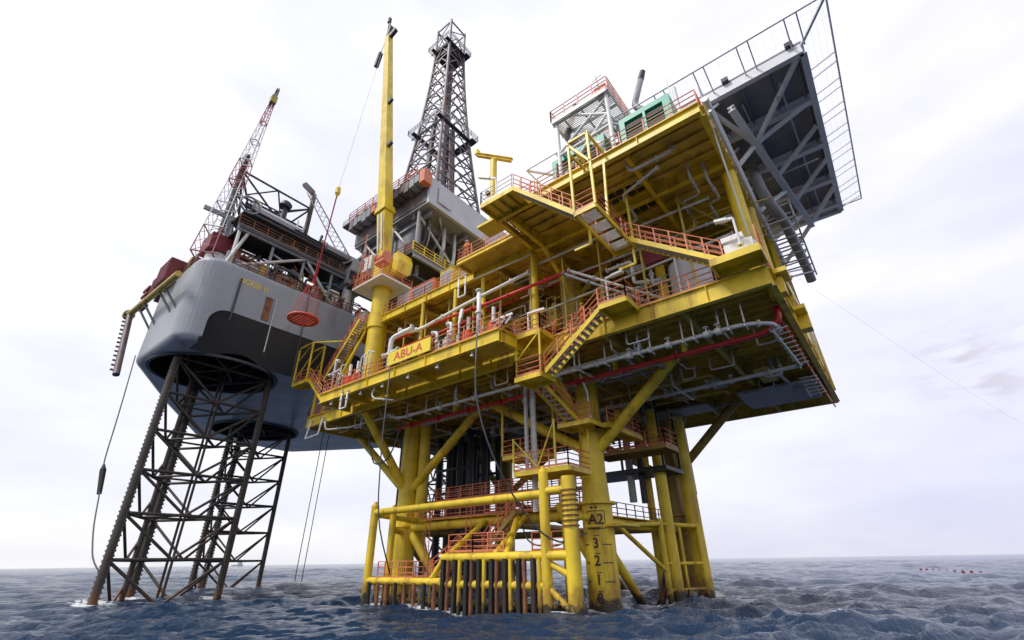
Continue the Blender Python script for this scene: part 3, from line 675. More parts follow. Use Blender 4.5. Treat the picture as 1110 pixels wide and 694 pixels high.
for k in range(18):
    x = pr.uniform(-14, 12.0); y = pr.choice([-4.6,4.4]); z = {-4.6:12.9,4.4:13.05}[y]
    MB().tube((x-.14,y,z),(x+.14,y,z),.2,n=10).tube((x,y,z),(x,y,z+.4),.04,n=6).tube((x,y,z+.38),(x,y,z+.42),.16,n=12).build('valve', 'galv', plat)
# ---- right side of the platform: cladding, edge members, brackets
rs = MB()
rs.box(13.75,13.86,6.0,18.2,15.2,20.6); rs.build('side_cladding', 'white', plat, 'white cladding panel on the right side')
sb = MB()
for y in (5.6, 12, 18.9): sb.bar((13.9,y,15.1),(13.7,y,23.5),.3,.3)
sb.bar((13.9,2.2,18.2),(13.7,18.9,20.9),.24,.3).bar((13.9,5.6,15.3),(13.7,12,23.4),.2,.2).bar((13.9,18.9,15.3),(13.7,12,23.4),.2,.2); sb.build('side_bracing', 'yellow', plat)
ub = MB()
for y in (-4.6, .5): ub.box(13.6, 14.6, y, y+1.3, 15.2, 15.45)
ub.box(13.5,14.3,-4.3,-3.6,14.2,15.1); ub.box(13.95,14.6,1.5,2.3,14.3,15.9); ub.each('side_bracket', 'yellow', plat)
wc = MB(); 
for k in range(20): wc.box(13.62, 13.86, -8.3+k*1.15, -8.0+k*1.15, 23.8+.1*(k % 3), 24.1+.1*(k % 2))
wc.tube((13.75,-8.8,24.6),(13.75,12,24.6),.2).tube((13.8,-8.5,23.9),(13.8,8,23.9),.1); wc.each('edge_fitting', 'white', plat)
wb = MB(); wb.tube((13.6,-8.4,26.2),(13.4,-3.6,16.2),.05); wb.path([(12.5,-5.6,17.3),(13.6,-5.0,17.4),(13.7,-4.4,15.6)], .16, 8, .5); wb.box(12.2,13.3,-5.9,-5.4,17.2,17.5); wb.build('pipe', 'white', plat)

# ---- piping and steelwork between the decks
pipe([(6.0,-.8,22.6),(-4.4,-.8,22.6),(-14,-.8,22.5)], .12, 'red', label='dark red pipe behind the columns')
pipe([(2.0,-4.9,20.2),(-5.0,-4.9,20.3),(-9,-4.9,20.5),(-16.6,-4.9,20.6)], .13, 'red', label='red pipe along the front of the left bay')
pipe([(-16.9,-4.9,19.4),(-6,-4.9,19.5)], .10, 'red', label='lower red pipe of the left bay')
pipe([(-.6,-5.8,20.8),(-7.2,-5.8,20.4),(-11.7,-5.8,19.9),(-12.9,-6.3,19.6),(-12.9,-7.4,19.4)], .13, 'white', label='white pipe sloping down across the left bay')
pipe([(11.8,-3.4,22.4),(6.9,-3.6,22.4),(6.9,-3.6,23.5)], .08); pipe([(12.7,-1.6,21.8),(-1.2,-2.2,21.8)], .09)
pipe([(-1.2,-4.0,22.6),(7.3,-3.9,22.7),(7.4,-6.5,22.9),(10.2,-7.4,22.9)], .09, 'galv', label='pale pipe under the upper deck')
pipe([(8.6,-8.2,24.0),(8.6,-7.8,23.2),(9.4,-7.8,23.2),(11.2,-7.7,23.3),(11.2,-7.3,23.9)], .10, 'galv')
pipe([(11.4,-5.4,23.8),(11.4,-5.4,22.9),(11.4,-3.5,22.9),(10.2,-3.5,22.9),(10.2,-1,22.9)], .08, 'galv')
pipe([(12.2,-5.0,23.8),(12.2,-4.6,22.8),(12.3,-2.5,22.7),(11.6,-2.5,22.7),(11.6,0,22.6)], .08, 'galv')
pipe([(3.3,-7.0,18.7),(8.9,-4.4,15.4)], .09, 'galv', label='pair of slanting grey pipes below the gangway'); pipe([(3.0,-7.2,18.5),(8.5,-4.4,15.1)], .09, 'gpipe')
pipe([(12.6,-3.5,19.2),(4,-3.4,18.9),(-2,-3.4,18.7)], .08, 'galv')
for k in range(95):
    x = pr.uniform(-24, 11); y = pr.uniform(-3.8, 3.4); z = pr.uniform(16, 22.8); w = pr.uniform(.8, 3.2); r = pr.choice([.04,.05,.06,.08,.12])
    s = pr.choice([-1, 1]); d = pr.uniform(.6, 2)
    pipe([(x,y,z),(x+w,y,z),(x+w,y,z+s*d),(x+w*1.8,y+pr.uniform(0,1.5),z+s*d)], r, pr.choice(['galv','galv','gpipe','white','olive']), bend=.2, name='process_pipe')
for k in range(10):
    y = pr.uniform(-2.5, 8); z = pr.uniform(18.5, 23); x0 = pr.uniform(-24, -2); pipe([(x0,y,z),(x0+pr.uniform(6, 12),y,z)], pr.choice([.07,.12,.18]), pr.choice(['gpipe','galv','dred','olive']))
for k in range(46):
    x = pr.uniform(-24, 12); y = pr.uniform(-3.2, 3.0); z0 = pr.choice([15.1,15.1,17.6,19.6]); w = pr.uniform(.3,1.3); h = pr.uniform(.5,2.4); b = MB()
    b.box(x-w/2,x+w/2,y-.3,y+.4,z0,z0+h*.7).tube((x,y,z0+h*.7),(x,y,z0+h),w*.25,n=10).tube((x-w*.8,y,z0+h*.4),(x+w*.8,y,z0+h*.4),.12,n=8).bar((x-w*.6,y-.35,z0),(x-w*.6,y-.35,z0+h*1.2),.06,.06).bar((x+w*.6,y-.35,z0),(x+w*.6,y-.35,z0+h*1.2),.06,.06).bar((x-w*.6,y-.35,z0+h*1.2),(x+w*.6,y-.35,z0+h*1.2),.06,.06)
    b.build('process_skid', pr.choice(['dark','gpipe','galv','louvre','dred','olive','cant','dark']), plat)
for x in range(-23, 12, 3):
    MB().bar((x,-3.9,22.9),(x+2.8,3.5,22.9),.08,.25).build('pipe_rack','olive',plat)
    MB().bar((x,-3.7,15.1),(x,-3.7,23.4),.12,.12).build('rack_post','olive',plat)
mz = MB(); mz.box(-23, 11.5, 3.5, 17.5, 19.3, 19.5)
for x in (-22,-14.3,-9.5,-4.8,0,4.7,9.4): mz.ibeam((x,3.5,19.1),(x,17.5,19.1),.2,.4)
for y in (3.6, 10, 17): mz.ibeam((-23,y,19.05),(11.5,y,19.05),.2,.45)
mz.build('mezzanine_floor', 'olive', plat, 'dim mezzanine floor between the two decks')
cl = MB(); cl.box(-24, 12.5, 17.6, 17.9, 15.1, 23.4); cl.build('rear_wall', 'gpipe', plat, 'grey rear fire wall between the decks')
for z in range(4): MB().box(-25.2,-25.0,2+z*3.6,5+z*3.6,15.2,22).build('louvre_panel','gpipe',plat)

# ================================================================== BOAT LANDING
bl = thing('boat_landing', 'yellow tubular boat landing with black rubber fenders standing in the swell', 'boat landing', (-8, -4.6, SEA))
def post(x, y, z1, r, cap=True):
    b = MB().tube((x,y,-2.2),(x,y,z1),r,n=16)
    if cap: b.tube((x,y,z1),(x,y,z1+.35),r,.08,n=16)
    return b.build('post', 'yleg', bl)
post(-17.2,-4.6,6.2,.30); post(-16.4,-3.4,6.0,.26); p1 = post(-.95,-4.6,7.0,.30); post(-.3,-3.3,6.6,.28); p2 = post(.75,-4.5,6.6,.42, False)
rg = MB()
for k in range(8): rg.tube((.75,-4.5,3.9+k*.27),(.75,-4.5,3.97+k*.27),.50,n=16)
rg.build('wear_rings', 'rustpole', p2)
def beam(p, q, r, mt='yleg', nm='beam'): MB().tube(p, q, r, n=14).build(nm, mt, bl)
beam((-17.2,-4.6,5.75),(-.95,-4.6,5.75),.25); beam((-.95,-4.6,5.9),(.75,-4.5,5.9),.22); beam((-17.2,-4.6,5.6),(-16.2,0,5.2),.2)
beam((-17.2,-4.6,1.05),(-9.3,-4.6,1.05),.25); beam((-9.3,-4.6,.95),(-.95,-4.6,.95),.24); beam((-9.3,-4.6,2.45),(.6,-4.6,2.45),.26); beam((-10.4,-4.6,1.1),(-9.2,-4.6,2.4),.17)
beam((-16.6,-3.3,-.25),(.6,-3.3,-.25),.25); beam((.75,-4.5,1.0),(-.3,-3.3,1.0),.18); beam((-.9,-4.6,.9),(.7,-4.5,-.4),.17); beam((-.9,-4.5,2.1),(.6,-4.4,1.4),.18)
beam((-.3,-3.3,4.6),(-.2,-.8,4.6),.2); beam((-16.4,-3.4,4.5),(-18.6,-.6,4.5),.2); beam((-9.3,-4.6,2.3),(-9.3,-.4,4.9),.2); beam((-16.4,-3.4,.9),(-14.5,-.2,.9),.2)
beam((-4.0,-4.5,2.4),(-5.6,-1.2,4.9),.22); beam((-5.2,-.6,5.1),(-5.0,-4.6,2.4),.18)
for k in range(8):
    x = -16.6 + k*.98; f_ = MB().tube((x,-4.8,-1.6),(x,-4.8,1.0),.14,n=10).build('fender', 'rustpole' if k % 3 else 'rubber', bl); MB().tube((x+.22,-4.5,-1.6),(x+.22,-4.5,.9),.07,n=8).build('fender_bracket','yleg',f_)
for k in range(8):
    x = -8.9 + k*1.03; f_ = MB().box(x-.13,x+.10,-5.0,-4.72,-1.6,2.35).build('fender', 'rubber', bl); MB().tube((x+.30,-4.75,-1.6),(x+.30,-4.75,2.3),.13,n=10).build('fender_bracket','yleg' if k % 2 else 'rustpole',f_)
gd = MB().box(-16.8,-9.4,-4.2,-1.6,1.12,1.2).build('lower_grating','yshade',bl); gd2 = MB().box(-9.3,-.7,-4.3,-1.9,2.66,2.74).build('upper_grating','yshade',bl)
railing(bl, [(-16.6,-1.7,1.2),(-9.8,-1.7,1.2)]); railing(bl, [(-9.2,-1.9,2.75),(-5.6,-1.9,2.75)]); railing(bl, [(-3.9,-1.9,2.75),(-.8,-1.9,2.75)]); railing(bl, [(-9.2,-4.2,2.75),(-7.0,-4.2,2.75)])
railing(bl, [(-12.4,-2.8,1.2),(-9.4,-2.8,2.75)], name='handrail')
s = stairs(bl, (-8.4,-1.3,2.75), (-5.4,-1.3,5.3), .8, (0,1,0), mt='yshade'); stairs(bl, (-12.2,-2.4,1.2), (-9.6,-2.4,2.75), .8, (0,1,0), mt='yshade')
railing(bl, [(-6.6,-.9,5.3),(-3.2,-.9,5.3)]); railing(bl, [(-7.0,-4.2,2.75),(-4.4,-4.2,2.75)]); railing(bl, [(-9.2,-.6,5.35),(-6.9,-.6,5.35)]); railing(bl, [(-16.6,-4.2,1.2),(-12.6,-4.2,1.2)], step=.8)
for x in (-14.6,-10.2,-6.2,-3.4):
    ld_ = MB().bar((x,-1.5,1.2),(x,-1.5,6.2),.05,.05).bar((x+.45,-1.5,1.2),(x+.45,-1.5,6.2),.05,.05)
    for k in range(15): ld_.bar((x,-1.5,1.4+k*.32),(x+.45,-1.5,1.4+k*.32),.03,.03)
    ld_.build('ladder','orange',bl)
buoy = MB(); n = 22
for k in range(n):
    a0 = 2*math.pi*k/n; a1 = 2*math.pi*(k+1)/n; buoy.tube((-11.4+.38*math.cos(a0),-1.95,1.95+.38*math.sin(a0)),(-11.4+.38*math.cos(a1),-1.95,1.95+.38*math.sin(a1)),.085,n=8,caps=False)
tag(buoy.build('lifebuoy','ored',None,origin=(-11.4,-1.9,1.9)), 'orange lifebuoy hung on the lower boat landing rail', 'lifebuoy')
def hose(name, pts, r, mt, label, cat='cable', bend=1.5):
    o = MB().path(pts, r, 7, bend).build(name, mt, None, origin=pts[0]); tag(o, label, cat); return o
hose('mooring_rope', [(-2.3,-9.35,15.1),(-2.25,-9.5,11),(-1.9,-8.6,8),(-1.4,-7.0,5.4),(-.9,-5.2,3.6),(-.2,-4.0,3.0),(1.0,-3.2,3.6)], .05, 'rope', 'dark rope falling from the deck edge girder to the right boat landing post', 'rope', 2.5)
hose('mooring_rope', [(-10.9,-9.35,15.0),(-10.8,-9.4,9),(-10.9,-9.0,4.6),(-11.0,-7.5,1.6)], .045, 'rope', 'dark rope hanging below the right end of the yellow name sign', 'rope', 2)
hose('mooring_rope', [(-20.3,-4.0,14.2),(-20.2,-4.0,11.9),(-18.9,-4.0,9.6),(-17.4,-3.8,9.9),(-16.6,-3.6,11.6),(-16.4,-3.4,14.2)], .06, 'rope', 'black hose sagging in a loop in front of the left leg', 'hose', 3)
hose('mooring_rope', [(-1.2,-1.0,3.5),(-2.6,-1.2,2.95),(-4.6,-1.4,3.2),(-5.3,-1.2,4.6)], .05, 'rope', 'dark rope drooping across the inside of the boat landing', 'rope', 2)

# ================================================================== PEDESTAL CRANE
CX, CY = -20.6, -4.4
pc = thing('pedestal_crane', 'yellow pedestal crane with its long box boom raised almost upright', 'crane', (CX, CY, 15.1))
ped = MB().tube((CX,CY,14.2),(CX,CY,27.6),.86,n=28).build('pedestal','yellow',pc)
MB().tube((CX,CY,23.0),(CX,CY,24.5),1.0,n=28).build('collar','yellow',ped)
sl = MB().tube((CX,CY,27.6),(CX,CY,28.1),1.0,1.15,n=28).tube((CX,CY,28.1),(CX,CY,30.9),1.15,n=28).tube((CX,CY,30.9),(CX,CY,31.2),1.25,n=28).build('slew_ring','yellow',pc)
pf = MB().box(CX-2.6,CX+2.4,CY-1.9,CY+1.9,27.7,27.85); pfo = pf.build('service_platform','white',pc)
railing(pfo, [(CX-2.6,CY-1.9,27.85),(CX+2.4,CY-1.9,27.85),(CX+2.4,CY+1.9,27.85),(CX-2.6,CY+1.9,27.85),(CX-2.6,CY-1.9,27.85)], name='guard_rail')
st_ = MB().tube((CX-2.3,CY-.4,27.9),(CX-2.3,CY-.4,31.4),.05)
for k in range(11): st_.bar((CX-2.5,CY-1.2,28+k*.42),(CX-1.5,CY-1.2,28+k*.42),.04,.04)
st_.bar((CX-2.5,CY-1.2,27.8),(CX-2.5,CY-1.2,33),.07,.07).bar((CX-1.5,CY-1.2,27.8),(CX-1.5,CY-1.2,33),.07,.07).bar((CX-2.1,CY-1.9,27.8),(CX-1.3,CY-1.9,34.5),.07,.07); st_.build('ladder','orange',pc)
hs = MB().box(CX+1.5,CX+2.3,CY-.2,CY+1.6,29.0,31.5).add([(CX+2.3,CY-.4,31.5),(CX+2.3,CY+1.6,31.5),(CX+2.3,CY+1.6,29.0),(CX+2.3,CY-.2,29.0),(CX+2.6,CY-.2,30.4),(CX+2.6,CY+1.6,30.4)],[(0,1,5,4),(4,5,2,3),(0,4,3),(1,2,5),(0,3,2,1)])
hs.build('machinery_house','yellow',pc)
MB().tube((CX+.9,CY-1.5,30.2),(CX+2.3,CY-1.5,30.2),.42,n=14).tube((CX+.85,CY-1.5,30.2),(CX+.95,CY-1.5,30.2),.6,n=14).tube((CX+2.25,CY-1.5,30.2),(CX+2.35,CY-1.5,30.2),.6,n=14).box(CX+.9,CX+2.4,CY-2.0,CY-1.0,29.4,29.7).build('winch','orange',pc)
cab = MB().box(CX-3.4,CX-1.9,CY-.6,CY+.8,31.0,32.8).build('operator_cab','white',pc); MB().box(CX-3.42,CX-3.2,CY-.62,CY+.3,31.3,32.5).build('window','dark',cab)
MB().box(CX-4.6,CX-2.2,CY+.9,CY+1.8,29.4,29.55).build('cab_floor','yellow',pc)
B0 = Vector((CX-.1,CY-.2,31.2)); B1 = Vector((-24.3,-6.7,72.3))
def taper_box(b, p, q, w0, h0, w1, h1):
    p, q, a, bb = b.frame(p, q, (0,1,0)); vs = []
    for c, w, h in ((p,w0,h0),(q,w1,h1)): vs += [c-a*w/2-bb*h/2, c+a*w/2-bb*h/2, c+a*w/2+bb*h/2, c-a*w/2+bb*h/2]
    return b.add(vs, [(3,2,1,0),(4,5,6,7),(0,1,5,4),(1,2,6,5),(2,3,7,6),(3,0,4,7)])
bm_ = MB(); taper_box(bm_, B0, lerp(B0,B1,.17), 1.15, 1.0, 1.45, 1.2); taper_box(bm_, lerp(B0,B1,.17), B1, 1.40, 1.15, .95, .8); taper_box(bm_, lerp(B0,B1,.165), lerp(B0,B1,.185), 1.9, 1.6, 1.7, 1.4)
boom = bm_.build('boom','yellow',pc)
pl_ = MB()
for s in (-.32,.32): pl_.bar(lerp(B0,B1,.03)+Vector((s,-.62,0)), lerp(B0,B1,.155)+Vector((s,-.66,0)), .16, .1)
pl_.build('luffing_ram','white',boom)
for t in (.42,.62): MB().bar(lerp(B0,B1,t)+Vector((.5,-.2,0)), lerp(B0,B1,t)+Vector((1.3,-.2,.3)), .35,.5).build('boom_light','dark',boom)
T = Vector((-24.6,-6.9,77.3)); tp = MB()
for s in (-.4,.4): tp.bar(B1+Vector((s,0,-.5)), T, .2,.2)
for k in range(1,6): c = lerp(B1,T,k/6.3); w = .4*(1-k/6.3); tp.bar(c+Vector((-w,0,0)), c+Vector((w,0,.5)), .12,.12)
tp.bar(B1+Vector((0,0,-.2)),B1+Vector((1.7,0,.4)),.5,.9).bar(B1+Vector((-.3,0,.6)),B1+Vector((.3,0,2.4)),.5,.5).bar(T+Vector((0,0,-1.1)),T+Vector((0,0,0)),.45,.45).build('boom_tip','dark',boom)
hb = MB().bar(B1+Vector((-1.7,-.2,-5.5)),B1+Vector((-1.1,-.2,-2.9)),.55,.5); o = hb.build('hook_block','dark',pc); MB().tube(B1+Vector((-1.1,-.2,-2.9)),B1+Vector((-.4,0,1.2)),.04).build('hoist_wire','rope',o)

# personnel basket hanging on the crane's whip line
BK = Vector((-16.6,-13.8,19.1))
bt = thing('personnel_basket', 'red rope personnel basket with an orange ring base hung in front of the grey hull', 'basket', tuple(BK))
rb = MB(); n = 28
for k in range(n):
    a0 = 2*math.pi*k/n; a1 = 2*math.pi*(k+1)/n; c0 = BK+Vector((math.cos(a0),math.sin(a0),0))*1.05; c1 = BK+Vector((math.cos(a1),math.sin(a1),0))*1.05; rb.tube(c0,c1,.13,n=8,caps=False)
rb.build('ring','ored',bt)
fl_ = MB()
for k in range(-4,5):
    h = math.sqrt(max(0,1.0-(k*.24)**2)); fl_.bar(BK+Vector((k*.26,-h,-.05)),BK+Vector((k*.26,h,-.05)),.12,.05).bar(BK+Vector((-h,k*.26,-.08)),BK+Vector((h,k*.26,-.08)),.12,.05)
fl_.build('floor','ored',bt)
nn = MB(); TOP = BK+Vector((.25,.1,3.2))
for k in range(16):
    a = 2*math.pi*k/16; nn.tube(BK+Vector((math.cos(a),math.sin(a),0))*1.05, TOP+Vector((math.cos(a),math.sin(a),0))*.35,.008,n=5)
for j in range(1,7):
    rr = 1.05-(1.05-.35)*j/7; zc_ = BK.lerp(TOP,j/7)
    for k in range(16): a0 = 2*math.pi*k/16; a1 = 2*math.pi*(k+1)/16; nn.tube(zc_+Vector((math.cos(a0)*rr,math.sin(a0)*rr,0)),zc_+Vector((math.cos(a1)*rr,math.sin(a1)*rr,0)),.006,n=4,caps=False)
nn.build('net','red',bt)
HK = Vector((-11.6,-15.6,27.7))
tg = MB().tube(TOP,lerp(TOP,HK,.25),.10,n=8).tube(lerp(TOP,HK,.25),HK,.05,n=8).build('sling','red',bt)
hk_ = MB().tube(HK,HK+Vector((0,0,.55)),.2,n=10).tube(HK+Vector((0,0,-.3)),HK,.05,.18,n=10); o = hk_.build('hook_ball','yellow',bt)
MB().tube(HK+Vector((0,0,.5)), B1+Vector((.2,-.2,3)), .018, n=5).build('whip_line','lrope',bt)

# ================================================================== NAME SIGN
sg = thing('name_sign', 'yellow sign board reading ABU-A on the front deck extension', 'sign', (-9, -9.2, 15.3))
MB().box(-11.4,-6.75,-9.3,-9.22,15.2,16.25).build('board','sign',sg)
me = text_mesh('ABU-A', .92)
for v in me.vertices: v.co = Vector((-9.1 + v.co.x*1.15 + 9, -9.31 + 9.2, 15.72 + v.co.y - 15.3))
link_mesh('lettering', me, 'letred', sg)

# ================================================================== HELIDECK
HX0, HX1, HY0, HY1, HZ = 2.6, 18.9, -5.2, 12.4, 28.55
hd = thing('helideck', 'square grey helideck carried out past the right side of the platform', 'helideck', (10.5, 3.5, HZ))
MB().box(HX0,HX1,HY0,HY1,HZ,HZ+.12).build('deck_panel','panel',hd)
for i in range(11): x = HX0+.4+i*1.55; MB().box(x,x+.1,HY0+.35,HY1-.35,HZ-.16,HZ-.003).build('panel_rib','grey',hd)
for (p,q) in (((HX0,HY0,HZ-.22),(HX1,HY0,HZ-.22)),((HX1,HY0,HZ-.22),(HX1,HY1,HZ-.22)),((HX1,HY1,HZ-.22),(HX0,HY1,HZ-.22)),((HX0,HY1,HZ-.22),(HX0,HY0,HZ-.22))): MB().ibeam(p,q,.35,.75,.05).build('edge_beam','hgrey',hd)
MB().box(HX0,HX1,HY0-.19,HY0-.03,HZ-.62,HZ+.05).build('fascia','hgrey',hd); MB().tube((HX0,HY0-.12,HZ+.2),(HX1+.1,HY0-.12,HZ+.2),.09,n=12).build('gutter','gpipe',hd)
for y in (-1.3, 3.2, 7.6, 11.2): MB().ibeam((HX0,y,HZ-.38),(HX1,y,HZ-.38),.45,.62,.05).build('cross_beam','hgrey',hd)
ch = MB().ibeam((14.6,-5.0,26.9),(16.6,11.2,26.9),.4,.4,.06).build('truss_chord','hgrey',hd)
chord = lambda y: Vector((14.6+(y+5.0)*2.0/16.2, y, 26.95))
for p, q in ((chord(-1.0),(18.6,-4.9,28.2)), (chord(-1.0),(13.4,-1.6,25.0)), (chord(-1.0),(18.6,-1.3,28.0)), (chord(-1.0),(13.5,-4.6,27.9)), (chord(3.2),(18.7,1.2,28.1)), (chord(7.0),(18.8,5.0,28.1)), (chord(11.0),(18.9,8.6,28.1)), (chord(11.0),(13.6,13.0,25.0)), (chord(5.2),(13.3,3.0,24.3)), (chord(9.0),(13.3,7.6,24.3))):
    MB().tube(p, q, .17, n=10).build('truss_member','white' if Vector(q).x < 14 or Vector(q).y < -4.5 else 'hgrey',hd)
for x, y in ((5,-3.4),(13.0,-4.9),(13.2,3),(13.2,11),(5,11),(5,3)): MB().tube((x,y,24.3),(x,y,HZ-.5),.2,n=12).build('stanchion','white',hd)
for k in range(4): MB().bar((13.4,-8+k*4.4,24.4+.1*k),(14.0,-5+k*4.6,27.8),.16,.16).build('truss_member','hgrey',hd)
pp = MB().path([(15.2,-3.6,28.2),(15.4,.5,27.7),(16.0,9,27.7)],.06,6,.2).path([(12.5,4.0,27.6),(18.3,4.0,27.6)],.06,6,.2).path([(17.4,-4,28.0),(17.6,11,28.0)],.05,6,.2); pp.build('drain_pipe','galv',hd)
# safety net frame round the deck
nf = MB(); e1 = 1.9; NZ = 29.0
x0, x1, y0, y1 = .5, 20.55, -7.2, 13.1
for p, q in (((x0,y0,NZ),(x1,y0,NZ)),((x1,y0,NZ),(x1,y1,NZ)),((x1,y1,NZ),(x0,y1,NZ)),((x0,y1,NZ),(x0,y0,NZ))): nf.tube(p,q,.055,n=8)
nfo = nf.build('net_frame','hgrey',hd)
for k in range(7):
    x = 3.2 + k*2.55
    for dx in (0,.62): MB().bar((x+dx,HY0-.1,HZ-.1),(x+dx,y0,NZ),.07,.1).build('net_bracket','hgrey',nfo)
for k in range(8):
    y = -3.2 + k*2.15
    for dy in (0,.75): MB().bar((HX1,y+dy,HZ-.1),(x1,y+dy,NZ),.06,.09).build('net_bracket','hgrey',nfo)
for (a, b) in (((HX1,HY0,HZ),(x1,y0,NZ)),((HX0,HY0,HZ),(x0,y0,NZ)),((HX1,HY1,HZ),(x1,y1,NZ)),((HX0,HY0+2.5,HZ),(x0,y0+2.6,NZ)),((HX0,HY0,HZ),(x0,y0+2.6,NZ))): MB().bar(a,b,.14,.14).build('net_bracket','hgrey',nfo)
wn = MB()
for k in range(1,5):
    t = k/5; xa = HX1+(x1-HX1)*t; ya = HY0+(y0-HY0)*t; z = HZ+(NZ-HZ)*t
    wn.tube((xa,ya,z),(xa,y1,z),.003,n=4).tube((HX0,ya,z),(xa,ya,z),.003,n=4)
for k in range(40): y = -7+k*.5; wn.tube((HX1,max(y,HY0),HZ),(x1,y,NZ),.0025,n=4)
for k in range(40): x = .8+k*.5; wn.tube((max(x,HX0),HY0,HZ),(x,y0,NZ),.0025,n=4)
wn.build('safety_net','galv',hd)
for x in (6.2, 9.9, 14.6, 18.2): MB().box(x,x+.4,HY0-.45,HY0-.15,HZ+.12,HZ+.42).build('deck_light','dark',hd)

# ================================================================== TOP DECK EQUIPMENT
def generator(x0, x1, y, label, slant):
    t = thing('generator_enclosure', label, 'generator', ((x0+x1)/2, y+1.3, 24.35), 'green generator enclosures on the upper deck')
    z0, z1 = 24.35, 27.35; b = MB()
    b.box(x0,x1,y+.25,y+3.2,z0,z1).box(x0,x0+.35,y,y+.24,z0,z1).box(x1-.45,x1,y,y+.24,z0,z1).box(x0+.35,x1-.45,y,y+.24,z1-.4,z1).box((x0+x1)/2-.08,(x0+x1)/2+.08,y,y+.24,z0,z1-.4); b.build('housing','green',t)
    lv = MB()
    for k in range(9): lv.box(x0+.36,x1-.46,y+.06+.01*k,y+.22,z0+.15+k*.27,z0+.27+k*.27)
    lv.build('louvre','louvre',t); 
    MB().box(x0+.3,x1-.3,y+.6,y+2.6,z1,z1+.25).build('bounce_cover','grey',t)  # unseen grey plate set on the roof to cut green bounce upward
    xs, ys = slant; P0, P1, P2 = Vector((xs,ys,z1)), Vector((xs-1.5,ys,z1+1.9)), Vector((xs-.6,ys,z1+4.3))
    eo = MB().path([P0,P1,P2],.22,10,.5).build('exhaust','gpipe' if xs > 8 else 'derrick',t); MB().tube(P2-(P2-P1)*.12,P2+(P2-P1)*.16,.235,.2,n=10).build('exhaust_mouth','dark',eo)
    return t
generator(8.6, 11.9, -8.2, 'green generator enclosure with grey bent exhaust nearer the helideck', (10.9, -7.0))
generator(3.3, 7.4, -8.0, 'green generator enclosure behind the white braced tower', (5.9, -7.6))
# white braced tower with a roof platform
wt = thing('equipment_tower', 'white braced tower with a panelled platform on the upper deck', 'tower', (5.7, -6.5, 24.35))
for x in (4.3, 8.2):
    for y in (-8.6, -5.2): MB().tube((x,y,24.3),(x,y,30.1),.14,n=10).build('post','white',wt)
for p, q in (((4.3,-8.6,26.8),(8.2,-8.6,27.0)), ((4.3,-8.6,24.5),(8.2,-8.6,28.2)), ((4.3,-8.6,27.0),(8.2,-8.6,29.6)), ((4.3,-8.6,26.9),(4.3,-5.2,29.9)), ((8.2,-8.6,28.0),(5.6,-8.6,29.9)), ((8.2,-8.6,27.0),(8.2,-5.2,27.0)), ((8.2,-8.6,27.1),(8.2,-5.2,29.9))):
    MB().tube(p,q,.10,n=8).build('brace','white',wt)
fp = MB()
for k in range(29): fp.box(4.0,8.5,-8.9+k*.14,-8.83+k*.14,30.02,30.07)
fp = fp.box(4.0,4.12,-8.9,-4.9,29.95,30.1).box(8.38,8.5,-8.9,-4.9,29.95,30.1).box(4.13,8.37,-8.96,-8.88,29.8,30.1).build('platform_floor','white',wt)
for k in range(4): MB().box(4.0,8.5,-8.7+k*1.2,-8.6+k*1.2,29.8,29.99).build('floor_beam','galv',fp)
for k in range(3): MB().box(4.9+k*1.35,5.0+k*1.35,-8.85,-4.95,29.85,29.985).build('floor_beam','galv',fp)
MB().box(7.5,8.3,-8.8,-8.1,30.1,30.8).build('beacon_box','ored',wt)
railing(wt, [(4,-8.9,30.1),(8.5,-8.9,30.1),(8.5,-4.9,30.1),(4,-4.9,30.1),(4,-8.9,30.1)], name='guard_rail', step=1.1)
MB().box(7.8,8.6,-6.6,-5.2,27.6,29.4).build('junction_cabinet','grey',wt); MB().tube((7.9,-8.8,30.1),(7.8,-8.9,31.8),.03).tube((7.5,-8.9,31.4),(8.2,-8.9,31.6),.02).build('aerial','galv',wt)
MB().path([(7.5,-8.8,24.5),(7.4,-8.8,25.8),(6.9,-8.8,25.9)],.12,8,.4).build('vent','white',wt)
# stuff along the upper deck's right corner
o = MB().tube((12.3,-8.3,24.4),(12.3,-8.3,27.3),.12,n=8).tube((12.3,-8.3,24.4),(12.3,-8.3,24.6),.3,n=12).build('vent_post','white',None,origin=(12.3,-8.3,24.4)); tag(o,'white vent post on the upper deck corner nearest the helideck','vent')
o = MB().tube((11.9,-7.6,24.4),(11.9,-7.6,29.3),.03,n=6).build('whip_aerial','white',None,origin=(11.9,-7.6,24.4)); tag(o,'thin white whip aerial beside the vent post','aerial')
for k,(x,y) in enumerate(((12.5,-6.8),)):
    r_ = MB()
    for j in range(6): r_.box(12.0,13.1,-7.2,-6.6,24.4+j*.3,24.6+j*.3)
    o = r_.build('hose_rack','ored',None,origin=(12.5,-6.9,24.4)); tag(o,'stacked orange lifesaving rack on the upper deck corner','rack')
